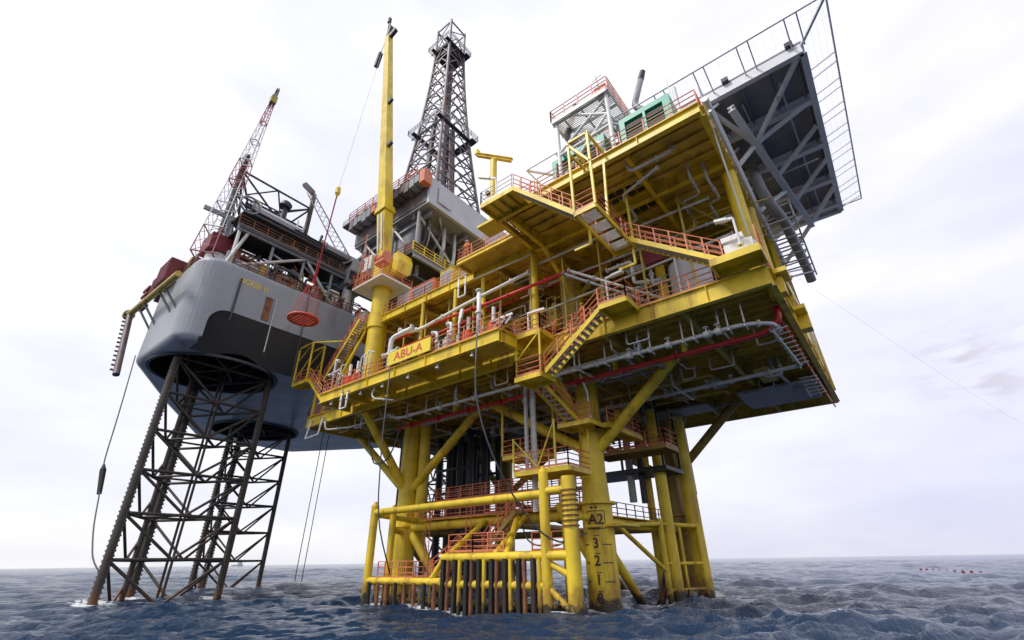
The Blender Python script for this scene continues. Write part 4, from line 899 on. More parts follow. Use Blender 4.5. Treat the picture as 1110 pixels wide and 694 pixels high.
# davit with a T head on the projecting landing
dv = thing('davit', 'yellow T headed davit post standing on the projecting landing', 'davit', (-1.9,-8.6,24.3))
MB().tube((-2.0,-8.2,24.0),(-2.0,-8.2,30.9),.27,n=14).build('post','yellow',dv); MB().ibeam((-3.3,-8.7,32.0),(-.6,-7.6,30.5),.3,.32,.06).build('head_beam','yellow',dv); MB().box(-3.5,-3.2,-8.9,-8.5,32.0,32.5).build('sheave','yellow',dv); MB().box(-2.5,-2.2,-8.6,-8.2,27.3,27.6).build('winch','dark',dv)
MB().box(-2.7,-.9,-9.2,-7.8,23.75,23.95).build('base_plate','yellow',dv)
lamp_post((.3,-10.6,24.0),(-1.3,0,.9),'lamp on the projecting landing beside the davit, its arm pointing left'); lamp_post((13.2,-7.0,16.0),(-.7,0,.15),'short lamp post on the corner landing at the stair foot')
lamp_post((-.1,-6.8,15.1),(1.1,0,-.1),'lamp post on the small boxed landing'); lamp_post((5.9,-7.2,15.2),(.9,0,.05),'lamp post at the head of the steep stair')
lamp_post((1.4,-2.4,10.4),(-.3,-.1,1.1),'lamp on the landing round the front leg with its head tipped up'); lamp_post((-19.2,-8.6,15.1),(1.0,0,-.5),'bent lamp post at the left end of the deck extension'); lamp_post((-4.6,-8.7,15.1),(0.1,0.1,.9),'plain lamp post right of the red pumps')
# big tank and other vessels between decks
def vessel_h(x0,x1,y,z,r,mt,label,nm='pressure_vessel',grp=None):
    t = MB().tube((x0,y,z),(x1,y,z),r,n=24).tube((x0-.35*r,y,z),(x0,y,z),r*.55,r,n=24).tube((x1,y,z),(x1+.35*r,y,z),r,r*.55,n=24)
    root = thing(nm,label,'vessel',((x0+x1)/2,y,z-r-.5),grp); t.build('shell',mt,root)
    for x in (lerp((x0,0,0),(x1,0,0),.2).x, lerp((x0,0,0),(x1,0,0),.8).x): MB().box(x-.1,x+.1,y-r*.8,y+r*.8,z-r-.6,z-r*.5).build('saddle','olive',root)
    MB().tube(((x0+x1)/2,y,z+r*.9),((x0+x1)/2,y,z+r+.6),.16).build('nozzle','galv',root); return root
vessel_h(5.6,11.6,3.2,20.9,1.1,'louvre','dark green horizontal vessel high in the right bay')
vessel_h(-7.5,-2.5,2.5,17.2,.95,'gpipe','grey horizontal vessel behind the middle column')
vessel_h(-16,-11,1.5,17.0,.9,'white','white horizontal vessel low in the left bay')
tk_ = thing('storage_tank','large pale grey storage tank on the right of the lower deck','tank',(9.4,-2.2,15.1)); MB().tube((9.4,-2.2,15.1),(9.4,-2.2,18.9),1.25,n=32).tube((9.4,-2.2,18.9),(9.4,-2.2,19.2),1.25,.5,n=32).build('shell','cant',tk_); MB().tube((9.0,-3.55,15.3),(9.0,-3.55,19.6),.07).tube((9.4,-2.2,19.1),(9.4,-2.2,19.6),.15).build('level_pipe','white',tk_)
def pump(x,y,label,mt='ored'):
    t = thing('pump_skid',label,'pump',(x,y,15.1),'pumps and manifolds on the front deck extension')
    MB().tube((x,y,15.3),(x,y,16.1),.42,n=16).tube((x,y,16.1),(x,y,16.3),.3,n=16).build('casing',mt,t); MB().tube((x,y,16.3),(x,y,17.4 if mt=='ored' else 16.9),.13,n=10).build('column','white',t); MB().box(x-.6,x+.6,y-.5,y+.5,15.1,15.3).build('skid','dred',t)
    MB().path([(x-.4,y,15.7),(x-1.0,y,15.7),(x-1.0,y,16.3)],.1,8,.2).build('inlet','galv',t); return t
pump(-2.0,-8.1,'red pump under the tallest white pipe, near the right end of the extension'); pump(-4.3,-8.1,'red pump left of the tallest white pipe'); pump(-16.9,-8.2,'red pump just right of the crane pedestal'); pump(-18.0,-8.2,'red pump at the foot of the crane pedestal'); pump(-6.1,-8.2,'pale manifold just right of the name sign','galv')
pipe([(-12.2,-8.6,15.1),(-12.2,-8.6,18.0),(-11.4,-8.3,18.3),(-10.4,-8.0,18.6)],.19,'white',label='thick white pipe bent over beside the name sign',bend=.7); pipe([(-13.0,-8.6,16.7),(-11.2,-8.6,16.8)],.12,'white')
pipe([(-5.2,-8.85,15.1),(-5.2,-8.85,17.0),(-5.7,-8.7,17.1)],.11,'white'); pipe([(-6.6,-8.85,15.1),(-6.6,-8.85,16.7),(-7.1,-8.8,16.8)],.1,'white'); pipe([(-2.6,-8.9,15.1),(-2.6,-8.9,18.6)],.15,'white',label='tall white standpipe on the deck extension')
for x in (-18.2,-15.4,-15.0,-14.6,-14.1): pipe([(x,-8.95,14.9),(x,-8.95,16.9+pr.uniform(0,.8)),(x+.4,-8.9,17+pr.uniform(0,.4))],.055,'white',bend=.15)
pipe([(-19.3,-8.9,15.1),(-19.3,-8.9,18.0),(-18.8,-8.9,17.7)],.09,'white'); pipe([(-20.0,-8.95,16.7),(-18.4,-8.95,16.8)],.08,'white')
pipe([(-17.2,-9.1,14.6),(-17.2,-9.1,13.1),(-16.4,-9.1,13.1),(-16.4,-9.1,14.5)],.08,'white',bend=.1); pipe([(-27,-6,14.6),(-27.2,-6.2,12.8),(-25.0,-6.2,12.9),(-25.0,-6.0,14.6)],.08,'white',bend=.1)
pipe([(-13.3,-8.7,14.3),(-13.6,-8.8,13.6),(-13.2,-8.8,13.2),(-11.6,-8.2,12.9)],.07,'galv')
pipe([(-8.5,-5.1,23.9),(-8.5,-5.1,21.9),(-7.7,-5.1,21.9),(-7.7,-5.1,23.9)],.08,'white',bend=.1); pipe([(-7.0,-4.9,23.2),(-1.2,-4.6,23.3)],.07,'white')
wt_ = MB()
for k in range(3): wt_.bar((-1.6+k*.5,-8.6,15.5),(-1.4+k*.5,-8.3,16.1),.12,.12)
wt_.bar((-1.9,-8.5,16.1),(-.3,-8.2,16.3),.14,.14); o = wt_.build('bench_frame','white',None,origin=(-1.1,-8.4,15.3)); tag(o,'small white pipe frame at the corner of the deck extension','frame')
def cabinet(x,y,z,w,d,h,mt,label,nm='cabinet',cat='cabinet',g='equipment standing between and on the decks'):
    t = thing(nm,label,cat,(x,y,z),g); MB().box(x-w/2,x+w/2,y-d/2,y+d/2,z,z+h).build('body',mt,t); MB().box(x-w*.42,x+w*.42,y-d/2-.03,y-d/2-.003,z+h*.1,z+h*.9).build('door','grey' if mt != 'grey' else 'gpipe',t); MB().box(x-w/2-.05,x+w/2+.05,y-d/2-.05,y+d/2+.05,z+h,z+h+.06).build('lid',mt,t); return t
cabinet(-14.2,-3.6,24.35,3.4,1.6,1.5,'orange','orange machinery skid on the upper deck right of the crane','machinery_skid','skid')
cabinet(-11.4,-3.2,24.35,1.6,1.5,2.2,'yellow','yellow machinery cabinet on the upper deck beside the walkway'); cabinet(-9.6,-2.4,24.35,1.4,1.4,1.8,'cant','pale cabinet on the upper deck left of the walkway')
cabinet(-17.3,-3.2,24.35,2.4,1.4,2.0,'grey','grey cabinet on the upper deck beside the crane pedestal'); cabinet(4.4,1.0,15.1,2,1.6,2.4,'galv','galvanised cabinet beside the second column of the lower deck')
cabinet(2.2,-2.4,15.1,1.4,1.2,1.9,'gpipe','grey cabinet behind the steep stair'); cabinet(-22.5,-3.4,15.1,2,1.6,2.2,'dred','dark red cabinet behind the left flight'); cabinet(-7.8,-3.0,15.1,2.4,1.6,2.3,'gpipe','dark grey panel skid behind the name sign')
cabinet(-3.6,-3.2,15.1,1.2,1.2,2.6,'louvre','green panel skid left of the yellow column'); cabinet(-25.4,-2.6,24.35,2.4,2,2.4,'grey','grey hut at the left end of the upper deck')
# grey duct along the right side
du = thing('vent_duct','grey ribbed duct hanging outside the right edge of the upper deck','duct',(14.9,6,23.5))
MB().path([(14.3,1.5,27.6),(14.4,1.8,24.8),(15.0,4.4,24.0),(15.2,12.2,23.7),(15.2,13.1,22.9)],.36,12,1.2).build('duct','gpipe',du)
for k in range(8): y = 3.4+k*1.25; MB().bar((13.6,y,24.5),(15.6,y,24.55),.1,.1).bar((15.7,y,23.3),(15.7,y,24.6),.07,.07).bar((13.6,y,23.4),(15.7,y,23.3),.09,.09).build('support','galv',du)
MB().tube((15.7,3.2,24.6),(15.7,13,24.6),.06).tube((15.7,3.2,23.3),(15.7,13,23.3),.06).build('guard_rail','galv',du)

# ================================================================== PEOPLE
def person(x, y, z, label, yaw=0.0, helmet='white'):
    t = thing('person', label, 'person', (x, y, z), 'crew on the production platform')
    J = dict(pel=(0,0,.95,.14), che=(0,0,1.32,.155), nek=(0,0,1.50,.06), hed=(0,0,1.62,.095), top=(0,0,1.70,.08),
             lh=(-.10,0,.88,.10), lk=(-.12,-.03,.49,.07), la=(-.12,0,.09,.05), lt=(-.12,-.15,.04,.045), rh=(.10,0,.88,.10), rk=(.13,-.02,.49,.07), ra=(.14,.03,.09,.05), rt=(.14,-.12,.04,.045),
             ls=(-.20,0,1.42,.07), le=(-.27,-.05,1.14,.05), lw=(-.22,-.28,1.06,.038), lf=(-.21,-.37,1.06,.032), rs=(.20,0,1.42,.07), re=(.28,-.05,1.14,.05), rw=(.2,-.29,1.08,.038), rf=(.19,-.38,1.08,.032))
    E_ = [('pel','che'),('che','nek'),('nek','hed'),('hed','top'),('pel','lh'),('lh','lk'),('lk','la'),('la','lt'),('pel','rh'),('rh','rk'),('rk','ra'),('ra','rt'),('che','ls'),('ls','le'),('le','lw'),('lw','lf'),('che','rs'),('rs','re'),('re','rw'),('rw','rf')]
    ks = list(J); me = bpy.data.meshes.new('body'); me.from_pydata([J[k][:3] for k in ks], [(ks.index(a), ks.index(b)) for a, b in E_], [])
    o = bpy.data.objects.new('body', me); COL.objects.link(o); md = o.modifiers.new('s','SKIN'); 
    for i, k in enumerate(ks): me.skin_vertices[0].data[i].radius = (J[k][3],)*2
    me.skin_vertices[0].data[0].use_root = True; o.modifiers.new('u','SUBSURF').levels = 1; o.modifiers['u'].render_levels = 1
    me2 = bpy.data.meshes.new_from_object(o.evaluated_get(bpy.context.evaluated_depsgraph_get())); o.modifiers.clear(); o.data = me2
    me2.materials.clear(); me2.materials.append(M['coverall']); me2.materials.append(M['skin']); me2.materials.append(M['black'])
    for p in me2.polygons:
        c = p.center; p.use_smooth = True
        if c.z > 1.49 or (c.y < -.29 and c.z > .9): p.material_index = 1
        if c.z < .12: p.material_index = 2
    o.parent = t; t.rotation_euler = (0,0,yaw)
    h = MB()
    for k in range(4):
        a0 = k*math.pi/8; a1 = (k+1)*math.pi/8; h.tube((0,0,1.68+.13*math.sin(a0)),(0,0,1.68+.13*math.sin(a1)),.135*math.cos(a0),.135*math.cos(a1)+.001,n=16,caps=False)
    h.tube((0,-.02,1.67),(0,-.02,1.685),.165,n=16)
    me3 = h; ob = me3.build('hard_hat', helmet, None); ob.parent = t; ob.location = (0,0,0); return t
person(-6.5,-6.33,24.38,'crew member in orange coveralls and white hard hat leaning on the walkway rail', .2)
person(3.3,-5.62,15.1,'crew member in a yellow hard hat behind the steep stair rail', -.4, 'sign')

# ================================================================== JACK-UP RIG
rig = thing('jackup_rig', 'grey jack-up drilling rig raised on three lattice legs behind the platform', 'drilling rig', (-45, 5, 20))
HB, HT = 20.0, 28.8
outl = []
def arc(cx, cy, r, a0, a1, n=8):
    return [(cx + r*math.cos(R(a0+(a1-a0)*i/n)), cy + r*math.sin(R(a0+(a1-a0)*i/n))) for i in range(n+1)]
outl += arc(-31.1, -16.4, 2.1, 0, -90) + arc(-39.5, -16.0, 2.5, -90, -122, 4) + [(-52,-12.0)] + arc(-63.0,-1.6,3.6,-148,-172,4) + arc(-63.5,11.0,4.4,176,150,4) + [(-57,19.5)] + arc(-39.5,26.0,2.5,122,90,4) + arc(-31.6,25.9,2.6,90,0)
bm = bmesh.new()
lo = [bm.verts.new((x,y,HB)) for x,y in outl]; hi = [bm.verts.new((x,y,HT)) for x,y in outl]
n_ = len(outl)
for i in range(n_): bm.faces.new((lo[i],lo[(i+1)%n_],hi[(i+1)%n_],hi[i]))
bm.faces.new(lo[::-1]); bm.faces.new(hi); bmesh.ops.recalc_face_normals(bm, faces=bm.faces)
hm = bpy.data.meshes.new('hull'); bm.to_mesh(hm); bm.free()
hull = bpy.data.objects.new('hull', hm); COL.objects.link(hull)
bev = hull.modifiers.new('b','BEVEL'); bev.width = .6; bev.segments = 5; bev.limit_method = 'ANGLE'; bev.angle_limit = R(60)
def cutter(mb): 
    me = bpy.data.meshes.new('c'); me.from_pydata(mb.v, [], mb.f); b2 = bmesh.new(); b2.from_mesh(me); bmesh.ops.remove_doubles(b2, verts=b2.verts, dist=1e-4); bmesh.ops.recalc_face_normals(b2, faces=b2.faces); b2.to_mesh(me); b2.free()
    o = bpy.data.objects.new('c', me); COL.objects.link(o); m_ = hull.modifiers.new('x','BOOLEAN'); m_.operation = 'DIFFERENCE'; m_.object = o; m_.solver = 'EXACT'; return o
LEGS = [(-36.9,-12.2), (-57.0,1.6), (-36.9,22.4)]
cuts = [cutter(MB().tube((x,y,HB-1),(x,y,HT-2),5.7,n=48)) for x, y in LEGS]
# stern recess: sloping soffit with rounded ends
w = MB(); prof = []
ya, yb, zr = -16.6, 26.6, 23.6
for i in range(7):
    a = R(180 - 90*i/6*1.0); prof.append((ya+1.6+1.6*math.cos(a), zr-1.6+1.6*math.sin(a)))
for i in range(7):
    a = R(90 - 90*i/6); prof.append((yb-1.6+1.6*math.cos(a), zr-1.6+1.6*math.sin(a)))
prof += [(yb,HB-2),(ya,HB-2)]
m2 = len(prof); vs = [(-27.5,y,z) for y,z in prof] + [(-29.05 - (zr-z)*.72, y, z) for y,z in prof]
w.add(vs, [tuple(range(m2)), tuple(range(2*m2-1,m2-1,-1))] + [(i,m2+i,m2+(i+1)%m2,(i+1)%m2) for i in range(m2)])
cuts.append(cutter(w))
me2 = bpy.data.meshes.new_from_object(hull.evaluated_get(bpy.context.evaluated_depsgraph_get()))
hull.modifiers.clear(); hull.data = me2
for c in cuts: bpy.data.objects.remove(c)
me2.materials.clear()
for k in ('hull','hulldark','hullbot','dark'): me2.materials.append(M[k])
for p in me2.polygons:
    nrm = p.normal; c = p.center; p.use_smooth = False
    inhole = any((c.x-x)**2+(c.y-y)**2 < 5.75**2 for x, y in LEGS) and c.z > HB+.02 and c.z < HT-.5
    if inhole: p.material_index = 3  # well interior coloured dark to stand for the shade deep inside
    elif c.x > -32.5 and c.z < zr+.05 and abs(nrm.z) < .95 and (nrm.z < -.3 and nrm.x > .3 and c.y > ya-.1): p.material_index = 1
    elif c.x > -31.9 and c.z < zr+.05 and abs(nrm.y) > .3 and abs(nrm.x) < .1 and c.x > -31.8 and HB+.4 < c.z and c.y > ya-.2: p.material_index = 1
    elif nrm.z < -.5: p.material_index = 2
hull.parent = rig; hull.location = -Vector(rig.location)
hull['label'] = 'grey hull with a dark sloping recess under its stern'
for x, y in LEGS:   # heavy rim round each leg well
    rm = MB()
    for k in range(48):
        a0 = 2*math.pi*k/48; a1 = 2*math.pi*(k+1)/48; rm.bar((x+5.8*math.cos(a0),y+5.8*math.sin(a0),HB-.06),(x+5.8*math.cos(a1),y+5.8*math.sin(a1),HB-.06),.3,.22)
    for k in range(0): a = 2*math.pi*k/24; rm.bar((x+5.7*math.cos(a),y+5.7*math.sin(a),HB+.5),(x+5.1*math.cos(a),y+5.1*math.sin(a),HB+.5),.2,1.0)
    rm.build('leg_well_rim','hulldark',rig)

def truss_leg(cx, cy, ztop, label, s=8.8, sgn=1):
    h = s*.866; P = [(cx+h/3*1.0, cy-s/2), (cx+h/3, cy+s/2), (cx-2*h/3, cy)]
    first = MB(); lo_, hi_ = -3.5, ztop
    b = MB()
    lv = [2.7+3.42*i for i in range(-2, 20) if 2.7+3.42*i < ztop-.3]
    for i in range(3):
        p = P[i]; q = P[(i+1)%3]; mid = ((p[0]+q[0])/2,(p[1]+q[1])/2)
        for j, z in enumerate(lv):
            b.tube((*p,z),(*q,z),.13,n=8)
            if j+1 < len(lv): b.tube((*mid,z),(*p,lv[j+1]),.12,n=8); b.tube((*mid,z),(*q,lv[j+1]),.12,n=8)
        for z in lv[::1]:
            r_ = P[(i+2)%3]; m3 = ((q[0]+r_[0])/2,(q[1]+r_[1])/2); b.tube((*mid,z),(*m3,z),.10,n=6)
    o = b.build('lattice_leg','truss',rig,label)
    for p in P:
        c = MB().tube((*p,lo_),(*p,hi_),.30,n=14)
        dx, dy = cx-p[0], cy-p[1]; L_ = math.hypot(dx,dy); dx /= L_; dy /= L_; ox, oy = -dy, dx
        for sg_ in (-1,1):
            c.bar((p[0]+ox*.30*sg_,p[1]+oy*.30*sg_,lo_),(p[0]+ox*.30*sg_,p[1]+oy*.30*sg_,hi_),.12,.12)
        z = lo_
        while z < hi_-.3:
            for sg_ in (-1,1): c.bar((p[0]+ox*.36*sg_,p[1]+oy*.36*sg_,z),(p[0]+ox*.46*sg_,p[1]+oy*.46*sg_,z),.13,.14)
            z += .36
        c.build('chord','truss',o)
    return o
truss_leg(-36.6,-12.2,46.2,'nearest lattice leg at the left'); truss_leg(-57.0,1.6,44,'lattice leg under the far end of the hull', 8.2); truss_leg(-36.6,22.4,46,'dark lattice leg seen between the platform legs')
# red painted foot of the far chord is real paint near the water
lg = MB()
for k in range(2): lg.tube((-38.5+k*1.1,-11,-3),(-38.5+k*1.1,-11,34),.12,n=8)
lg.tube((-39.2,-13.4,-3),(-39.2,-13.4,30),.22,n=10); lg.each('raw_water_pipe','truss',rig)

# side pipe boom and hanging caisson
pb = MB().tube((-30.3,-19.6,26.1),(-44.8,-19.6,26.8),.30,n=12); pb.tube((-44.8,-19.6,26.8),(-45.3,-19.6,26.8),.55,n=12); pbo = pb.build('pipe_boom','olive',rig,'long brown pipe slung along the hull side')
MB().tube((-44.4,-19.6,26.7),(-40.6,-19.4,18.8),.30,n=12).build('hanging_caisson','derrick',rig,'brown caisson hanging off the hull side')
hr = MB()
for k in range(14): c = lerp((-44.4,-20.0,26.7),(-40.6,-19.8,18.8),k/14); hr.box(c.x-.38,c.x-.2,c.y-.1,c.y+.3,c.z-.08,c.z+.08)
hr.build('rack_teeth','derrick',pbo)
for x0 in (-41.2,-39.6,-35.5,-34.1): MB().tube((x0,-19.6,26.3),(x0+1.8,-18.45,23.7),.11,n=6).build('strut','dark',rig)

# deck edge clutter and machinery
rr_ = random.Random(5)
def rigbox(x0,x1,y0,y1,z0,z1,mt,nm='deckhouse',label=None): return MB().box(x0,x1,y0,y1,z0,z1).build(nm,mt,rig,label)
railing(rig, [(-29.4,-16,HT),(-29.4,26,HT)], mt='rustpole', step=1.6, r=.05); railing(rig, [(-32,-18.3,HT),(-41,-18.3,HT),(-52,-11.8,HT)], mt='rustpole', step=1.6, r=.05)
for k in range(80):
    y = -16.5+rr_.random()*30; x = -30.2-rr_.random()*2.0; s_ = rr_.uniform(.25,.9); h_ = rr_.uniform(.5,2.0)
    MB().box(x-s_/2,x+s_/2,y-s_/2,y+s_/2,HT,HT+h_).build('deck_gear', rr_.choice(['rustpole','olive','galv','dred','grey','dark','hull','white']), rig)
for k in range(40):
    y = -16.5+rr_.random()*24; x = -30-rr_.random()*1.2; z = HT+rr_.uniform(.2,2.4)
    MB().path([(x,y,HT),(x,y,z),(x,y+rr_.uniform(.8,3),z),(x,y+3,HT+rr_.uniform(.0,2))],rr_.choice([.06,.09,.14]),7,.3).build('deck_pipe', rr_.choice(['rustpole','galv','olive','dark','white']), rig)
for k in range(12):
    x = -33-k*.95; s_ = rr_.uniform(.5,1.2); MB().box(x-s_/2,x+s_/2,-18.2,-17.2,HT,HT+rr_.uniform(.8,2.2)).build('deck_gear', rr_.choice(['rustpole','dred','olive','galv','dark']), rig)
def container(x,y,z,w,d,h,mt,label):
    t = thing('container', label, 'container', (x,y,z), 'dark red containers on the rig deck')
    MB().box(x-w/2,x+w/2,y-d/2,y+d/2,z,z+h).build('box',mt,t)
    rb_ = MB()
    for k in range(int(w/.35)): rb_.box(x-w/2+.1+k*.35,x-w/2+.25+k*.35,y-d/2-.05,y-d/2-.003,z+.1,z+h-.1)
    rb_.build('ribs',mt,t)
container(-37.6,-18.7,28.0,3.2,1.6,2.6,'dred','dark red container at the edge of the rig deck, nearest the white crane boom'); container(-41.4,-18.4,28.6,2.4,1.4,2.0,'dred','smaller dark red container further along the rig deck edge')
for k in range(4): MB().box(-45.2,-43.2,-19.2,-18.6,27.6+k*.75,27.9+k*.75).build('rack_shelf','dred',rig)
# jack house and machinery deck beside the near leg
jh = thing('jack_house', 'dark open machinery deck with white cylinders wrapped round the near rig leg', 'machinery deck', (-32, -9, HT), None)
for z in (33.4, 35.6): MB().box(-33.6,-29.8,-16.2,-1.8,z,z+.25).build('deck_plate','dark',jh)
MB().ibeam((-29.9,-16.4,33.5),(-29.9,-1.6,33.5),.3,.7).build('edge_girder','grey',jh); MB().ibeam((-29.9,-16.4,36.4),(-29.9,-1.6,36.0),.25,.5).build('edge_girder','dark',jh)
for y in (-16,-12.4,-8.8,-5.2,-1.9):
    MB().tube((-30.2,y,HT),(-30.2,y,33.3),.17,n=8).tube((-33.4,y,HT),(-33.4,y,36),.2,n=8).build('post','grey' if y != -16 else 'white',jh)
for p, q in (((-30,-15.6,HT+.2),(-30,-8.8,33.3)),((-30,-8.6,33.3),(-30,-4.6,HT+.2)),((-30,-15.2,33.3),(-30,-16.4,HT))): MB().tube(p,q,.17,n=8).build('brace','galv',jh)
for y0,y1,z in ((-15.4,-10.8,36.6),(-6.6,-2.2,36.4)): MB().tube((-30.4,y0,z),(-30.4,y1,z),.62,n=20).build('cylinder','cant',jh); MB().tube((-30.4,y0-.05,z),(-30.4,y0-.3,z),.72,n=20).build('end_cap','grey',jh)
for k in range(60):
    y = -15.5+rr_.random()*13.5; z = rr_.choice([HT,HT,33.65,35.85]); s_ = rr_.uniform(.5,1.3); xx = -30.4-rr_.random()*2.4; MB().box(xx-s_*.6,xx,y-s_/2,y+s_/2,z,z+rr_.uniform(.4,1.9)).tube((xx-.3,y,z),(xx-.3,y+rr_.uniform(-.6,.6),z+rr_.uniform(1.5,3.4)),rr_.choice([.06,.1,.16])).build('machine', rr_.choice(['dark','grey','hull','blue','olive','cant','white','rustpole']), jh)
for k in range(5): MB().tube((-30.9,-14.2+k*2.4,HT+.9),(-30.9,-13.0+k*2.4,HT+.9),.55,n=14).build('winch_drum', rr_.choice(['hull','grey','cant']), jh)
MB().box(-34.6,-34.4,-15.5,-2.5,HT,33.2).build('dark_backing','dark',jh)  # dark sheet added behind the machinery to close the see-through gap
for k in range(26):
    y = -15.6+rr_.random()*13; z = HT+rr_.uniform(0,3.4); MB().bar((-30.1-rr_.random()*1.5,y,z),(-30.1-rr_.random()*1.5,y+rr_.uniform(-2.2,2.2),z+rr_.uniform(-.8,1.2)),rr_.choice([.1,.18,.3]),rr_.choice([.1,.2,.5])).build('machine_frame', rr_.choice(['grey','galv','blue','dark','hull','rustpole']), jh)
ring = MB()
for k in range(18): a0 = 2*math.pi*k/18; a1 = 2*math.pi*(k+1)/18; ring.tube((-29.8,-15.9+1.0*math.cos(a0),36.5+1.0*math.sin(a0)),(-29.8,-15.9+1.0*math.cos(a1),36.5+1.0*math.sin(a1)),.12,n=6)
ring.build('cable_reel','grey',jh)
railing(jh, [(-29.9,-16.4,33.9),(-29.9,-1.6,33.9)], mt='rustpole', r=.04)
ts = MB().tube((-33,-11.4,35.8),(-33,-11.2,41.5),.45,.3,n=10).tube((-33,-11.4,41.0),(-33,-11.2,41.6),.7,n=10); ts.build('vent_stack','dark',jh)

# lettering and marks on the stern
nm = MB()
for k in range(8):
    pass
me = text_mesh('NORBE VI', .95)
for v in me.vertices: v.co = Vector((-28.97+45, -13.6 + v.co.x*.68 - 5, 27.15 + v.co.y - 20))
link_mesh('lettering', me, 'letyel', rig)
st = MB(); 
MB().tube((-28.85,-14.9,27.3),(-28.85,-14.9,22.6),.09,n=8).build('draught_pipe','dark',rig)
MB().box(-28.99,-28.93,-12.2,-11.5,23.9,26.5).build('rust_streak','rustpole',rig)
MB().tube((-28.8,-11.2,26.6),(-28.8,-11.2,20.6),.06,n=6).build('drain_line','galv',rig)
MB().tube((-28.75,-8.0,HT+.5),(-28.75,-8.0,17.5),.06,n=6).build('drain_line','dark',rig)

# ---- cantilever, drill floor (laid out round the well centre, set back clear of the yellow crane)
XF = lambda v: (-23.5 + (v[0]+23.5)*1.08 - 3.15, 5.5 + (v[1]-5.5)*1.08 + 2.75, 39.7 + (v[2]-39.7)*1.08 + 3.0)
ct = MB()
for y in (-3.4, 13.4): ct.ibeam((-60,y,32.6),(-16.5,y,32.6),.9,5.0,.25)
ct.build('cantilever_beam','grey',rig,'deep cantilever beams reaching out over the platform')
ew = MB().box(-14.6,-14.2,-4.5,14.5,36.1,39.7).build('drill_floor_wall','cant',rig,'pale grey end wall of the drill floor')
MB().box(-27.5,-14.7,-4.4,14.4,36.2,36.5).build('drill_floor','grey',rig); 
MB().box(-27.5,-14.7,-4.5,-4.2,36.5,39.3).build('drill_floor_wall','derrick',rig); MB().box(-14.1,-14.05,-3.3,-1.4,36.8,38.9).build('rust_patch','cant',rig)
for x in (-26.5,-23.2,-20,-17): MB().ibeam((x,-4.2,35.8),(x,14.2,35.8),.4,.7,.05).build('floor_beam','gpipe',rig)
for y in (-3.4,2,8,13.4): MB().ibeam((-27.4,y,35.75),(-14.9,y,35.75),.35,.6,.05).build('floor_beam','grey',rig)
for x,y in ((-16.2,-4.0),(-20.5,-4.0),(-25.5,-4.0),(-16.2,3),(-16.5,9)): MB().tube((x,y,30.0),(x,y,36.2),.22,n=10).build('post','gpipe',rig)
for p,q in (((-16.2,-4,30.2),(-20.5,-4,35.8)),((-20.5,-4,30.2),(-25.5,-4,35.8)),((-16.2,-4,35.6),(-16.2,3,30.3)),((-16.2,3,30.3),(-16.4,9,35.8)),((-17,0,36),(-24,3,33.5)),((-15.2,-2,36.1),(-21,5,36.0))): MB().tube(p,q,.15,n=8).build('brace','galv',rig)
MB().box(-27,-15.4,-5.0,12.5,29.9,30.15).build('lower_catwalk','dark',rig); railing(rig, [(-15.4,-5.0,30.15),(-15.4,12.5,30.15)], mt='yellow', r=.05); railing(rig, [(-27,-5.0,30.15),(-15.4,-5.0,30.15)], mt='orange', r=.04)
MB().ibeam((-15.3,-5.0,29.6),(-15.3,12.5,29.6),.3,.6).build('catwalk_beam','grey',rig)
for k in range(30):
    x = rr_.uniform(-26,-16); y = rr_.uniform(-4.5,11); s_ = rr_.uniform(.5,1.7); z = rr_.choice([30.15,30.15,27.4]); MB().box(x-s_/2,x+s_/2,y-s_/2,y+s_/2,z,z+rr_.uniform(.8,2.6)).build('drilling_gear', rr_.choice(['dark','grey','gpipe','olive','dark','derrick']), rig)
for k in range(14):
    y = rr_.uniform(-4.5,10); MB().path([(-16,y,36),(-16,y,33),(-17+rr_.uniform(-2,1),y+rr_.uniform(-1,1),30.2)],rr_.choice([.08,.12,.2]),7,.6).build('hose', rr_.choice(['dark','galv','gpipe']), rig)
MB().box(-21.8,-15.0,-5.0,-3.2,26.9,27.1).build('bop_platform','dark',rig)
for y in (-3.0,0,4,8): MB().tube((-17,y,26.9),(-17,y,29.9),.2,n=8).build('post','gpipe',rig)
# equipment along the side of the drill floor and a red-bottomed side platform
for k in range(16):
    x = -27+k*.85; MB().box(x-.35,x+.4,-5.7,-4.6,38.1+.2*(k%3),39.6+.25*(k%2)).build('side_gear', rr_.choice(['derrick','derrick','gpipe','grey','orange']), rig)
railing(rig, [(-27.5,-5.8,39.6),(-15,-5.8,39.6)], mt='orange', r=.045)
sp_ = MB().box(-30.5,-25.5,-4.8,.2,40.6,40.9); spo = sp_.build('side_platform','dark',rig,'side platform with dark red underside beside the crane boom'); MB().box(-29.6,-26.6,-4.5,-1.2,40.3,40.59).build('underside_panel','dred',spo); MB().box(-30.5,-25.5,-4.95,-4.8,40.7,41.5).build('edge_plate','cant',spo)
for k in range(6): MB().box(-30.2+k*.8,-29.7+k*.8,-4.5,-1.5,40.9,41.9+.3*(k%2)).build('stores', rr_.choice(['cant','grey','white','dark']), spo)
MB().bar((-27,-3,40.3),(-27,.2,36),.25,.25).build('strut','grey',spo)

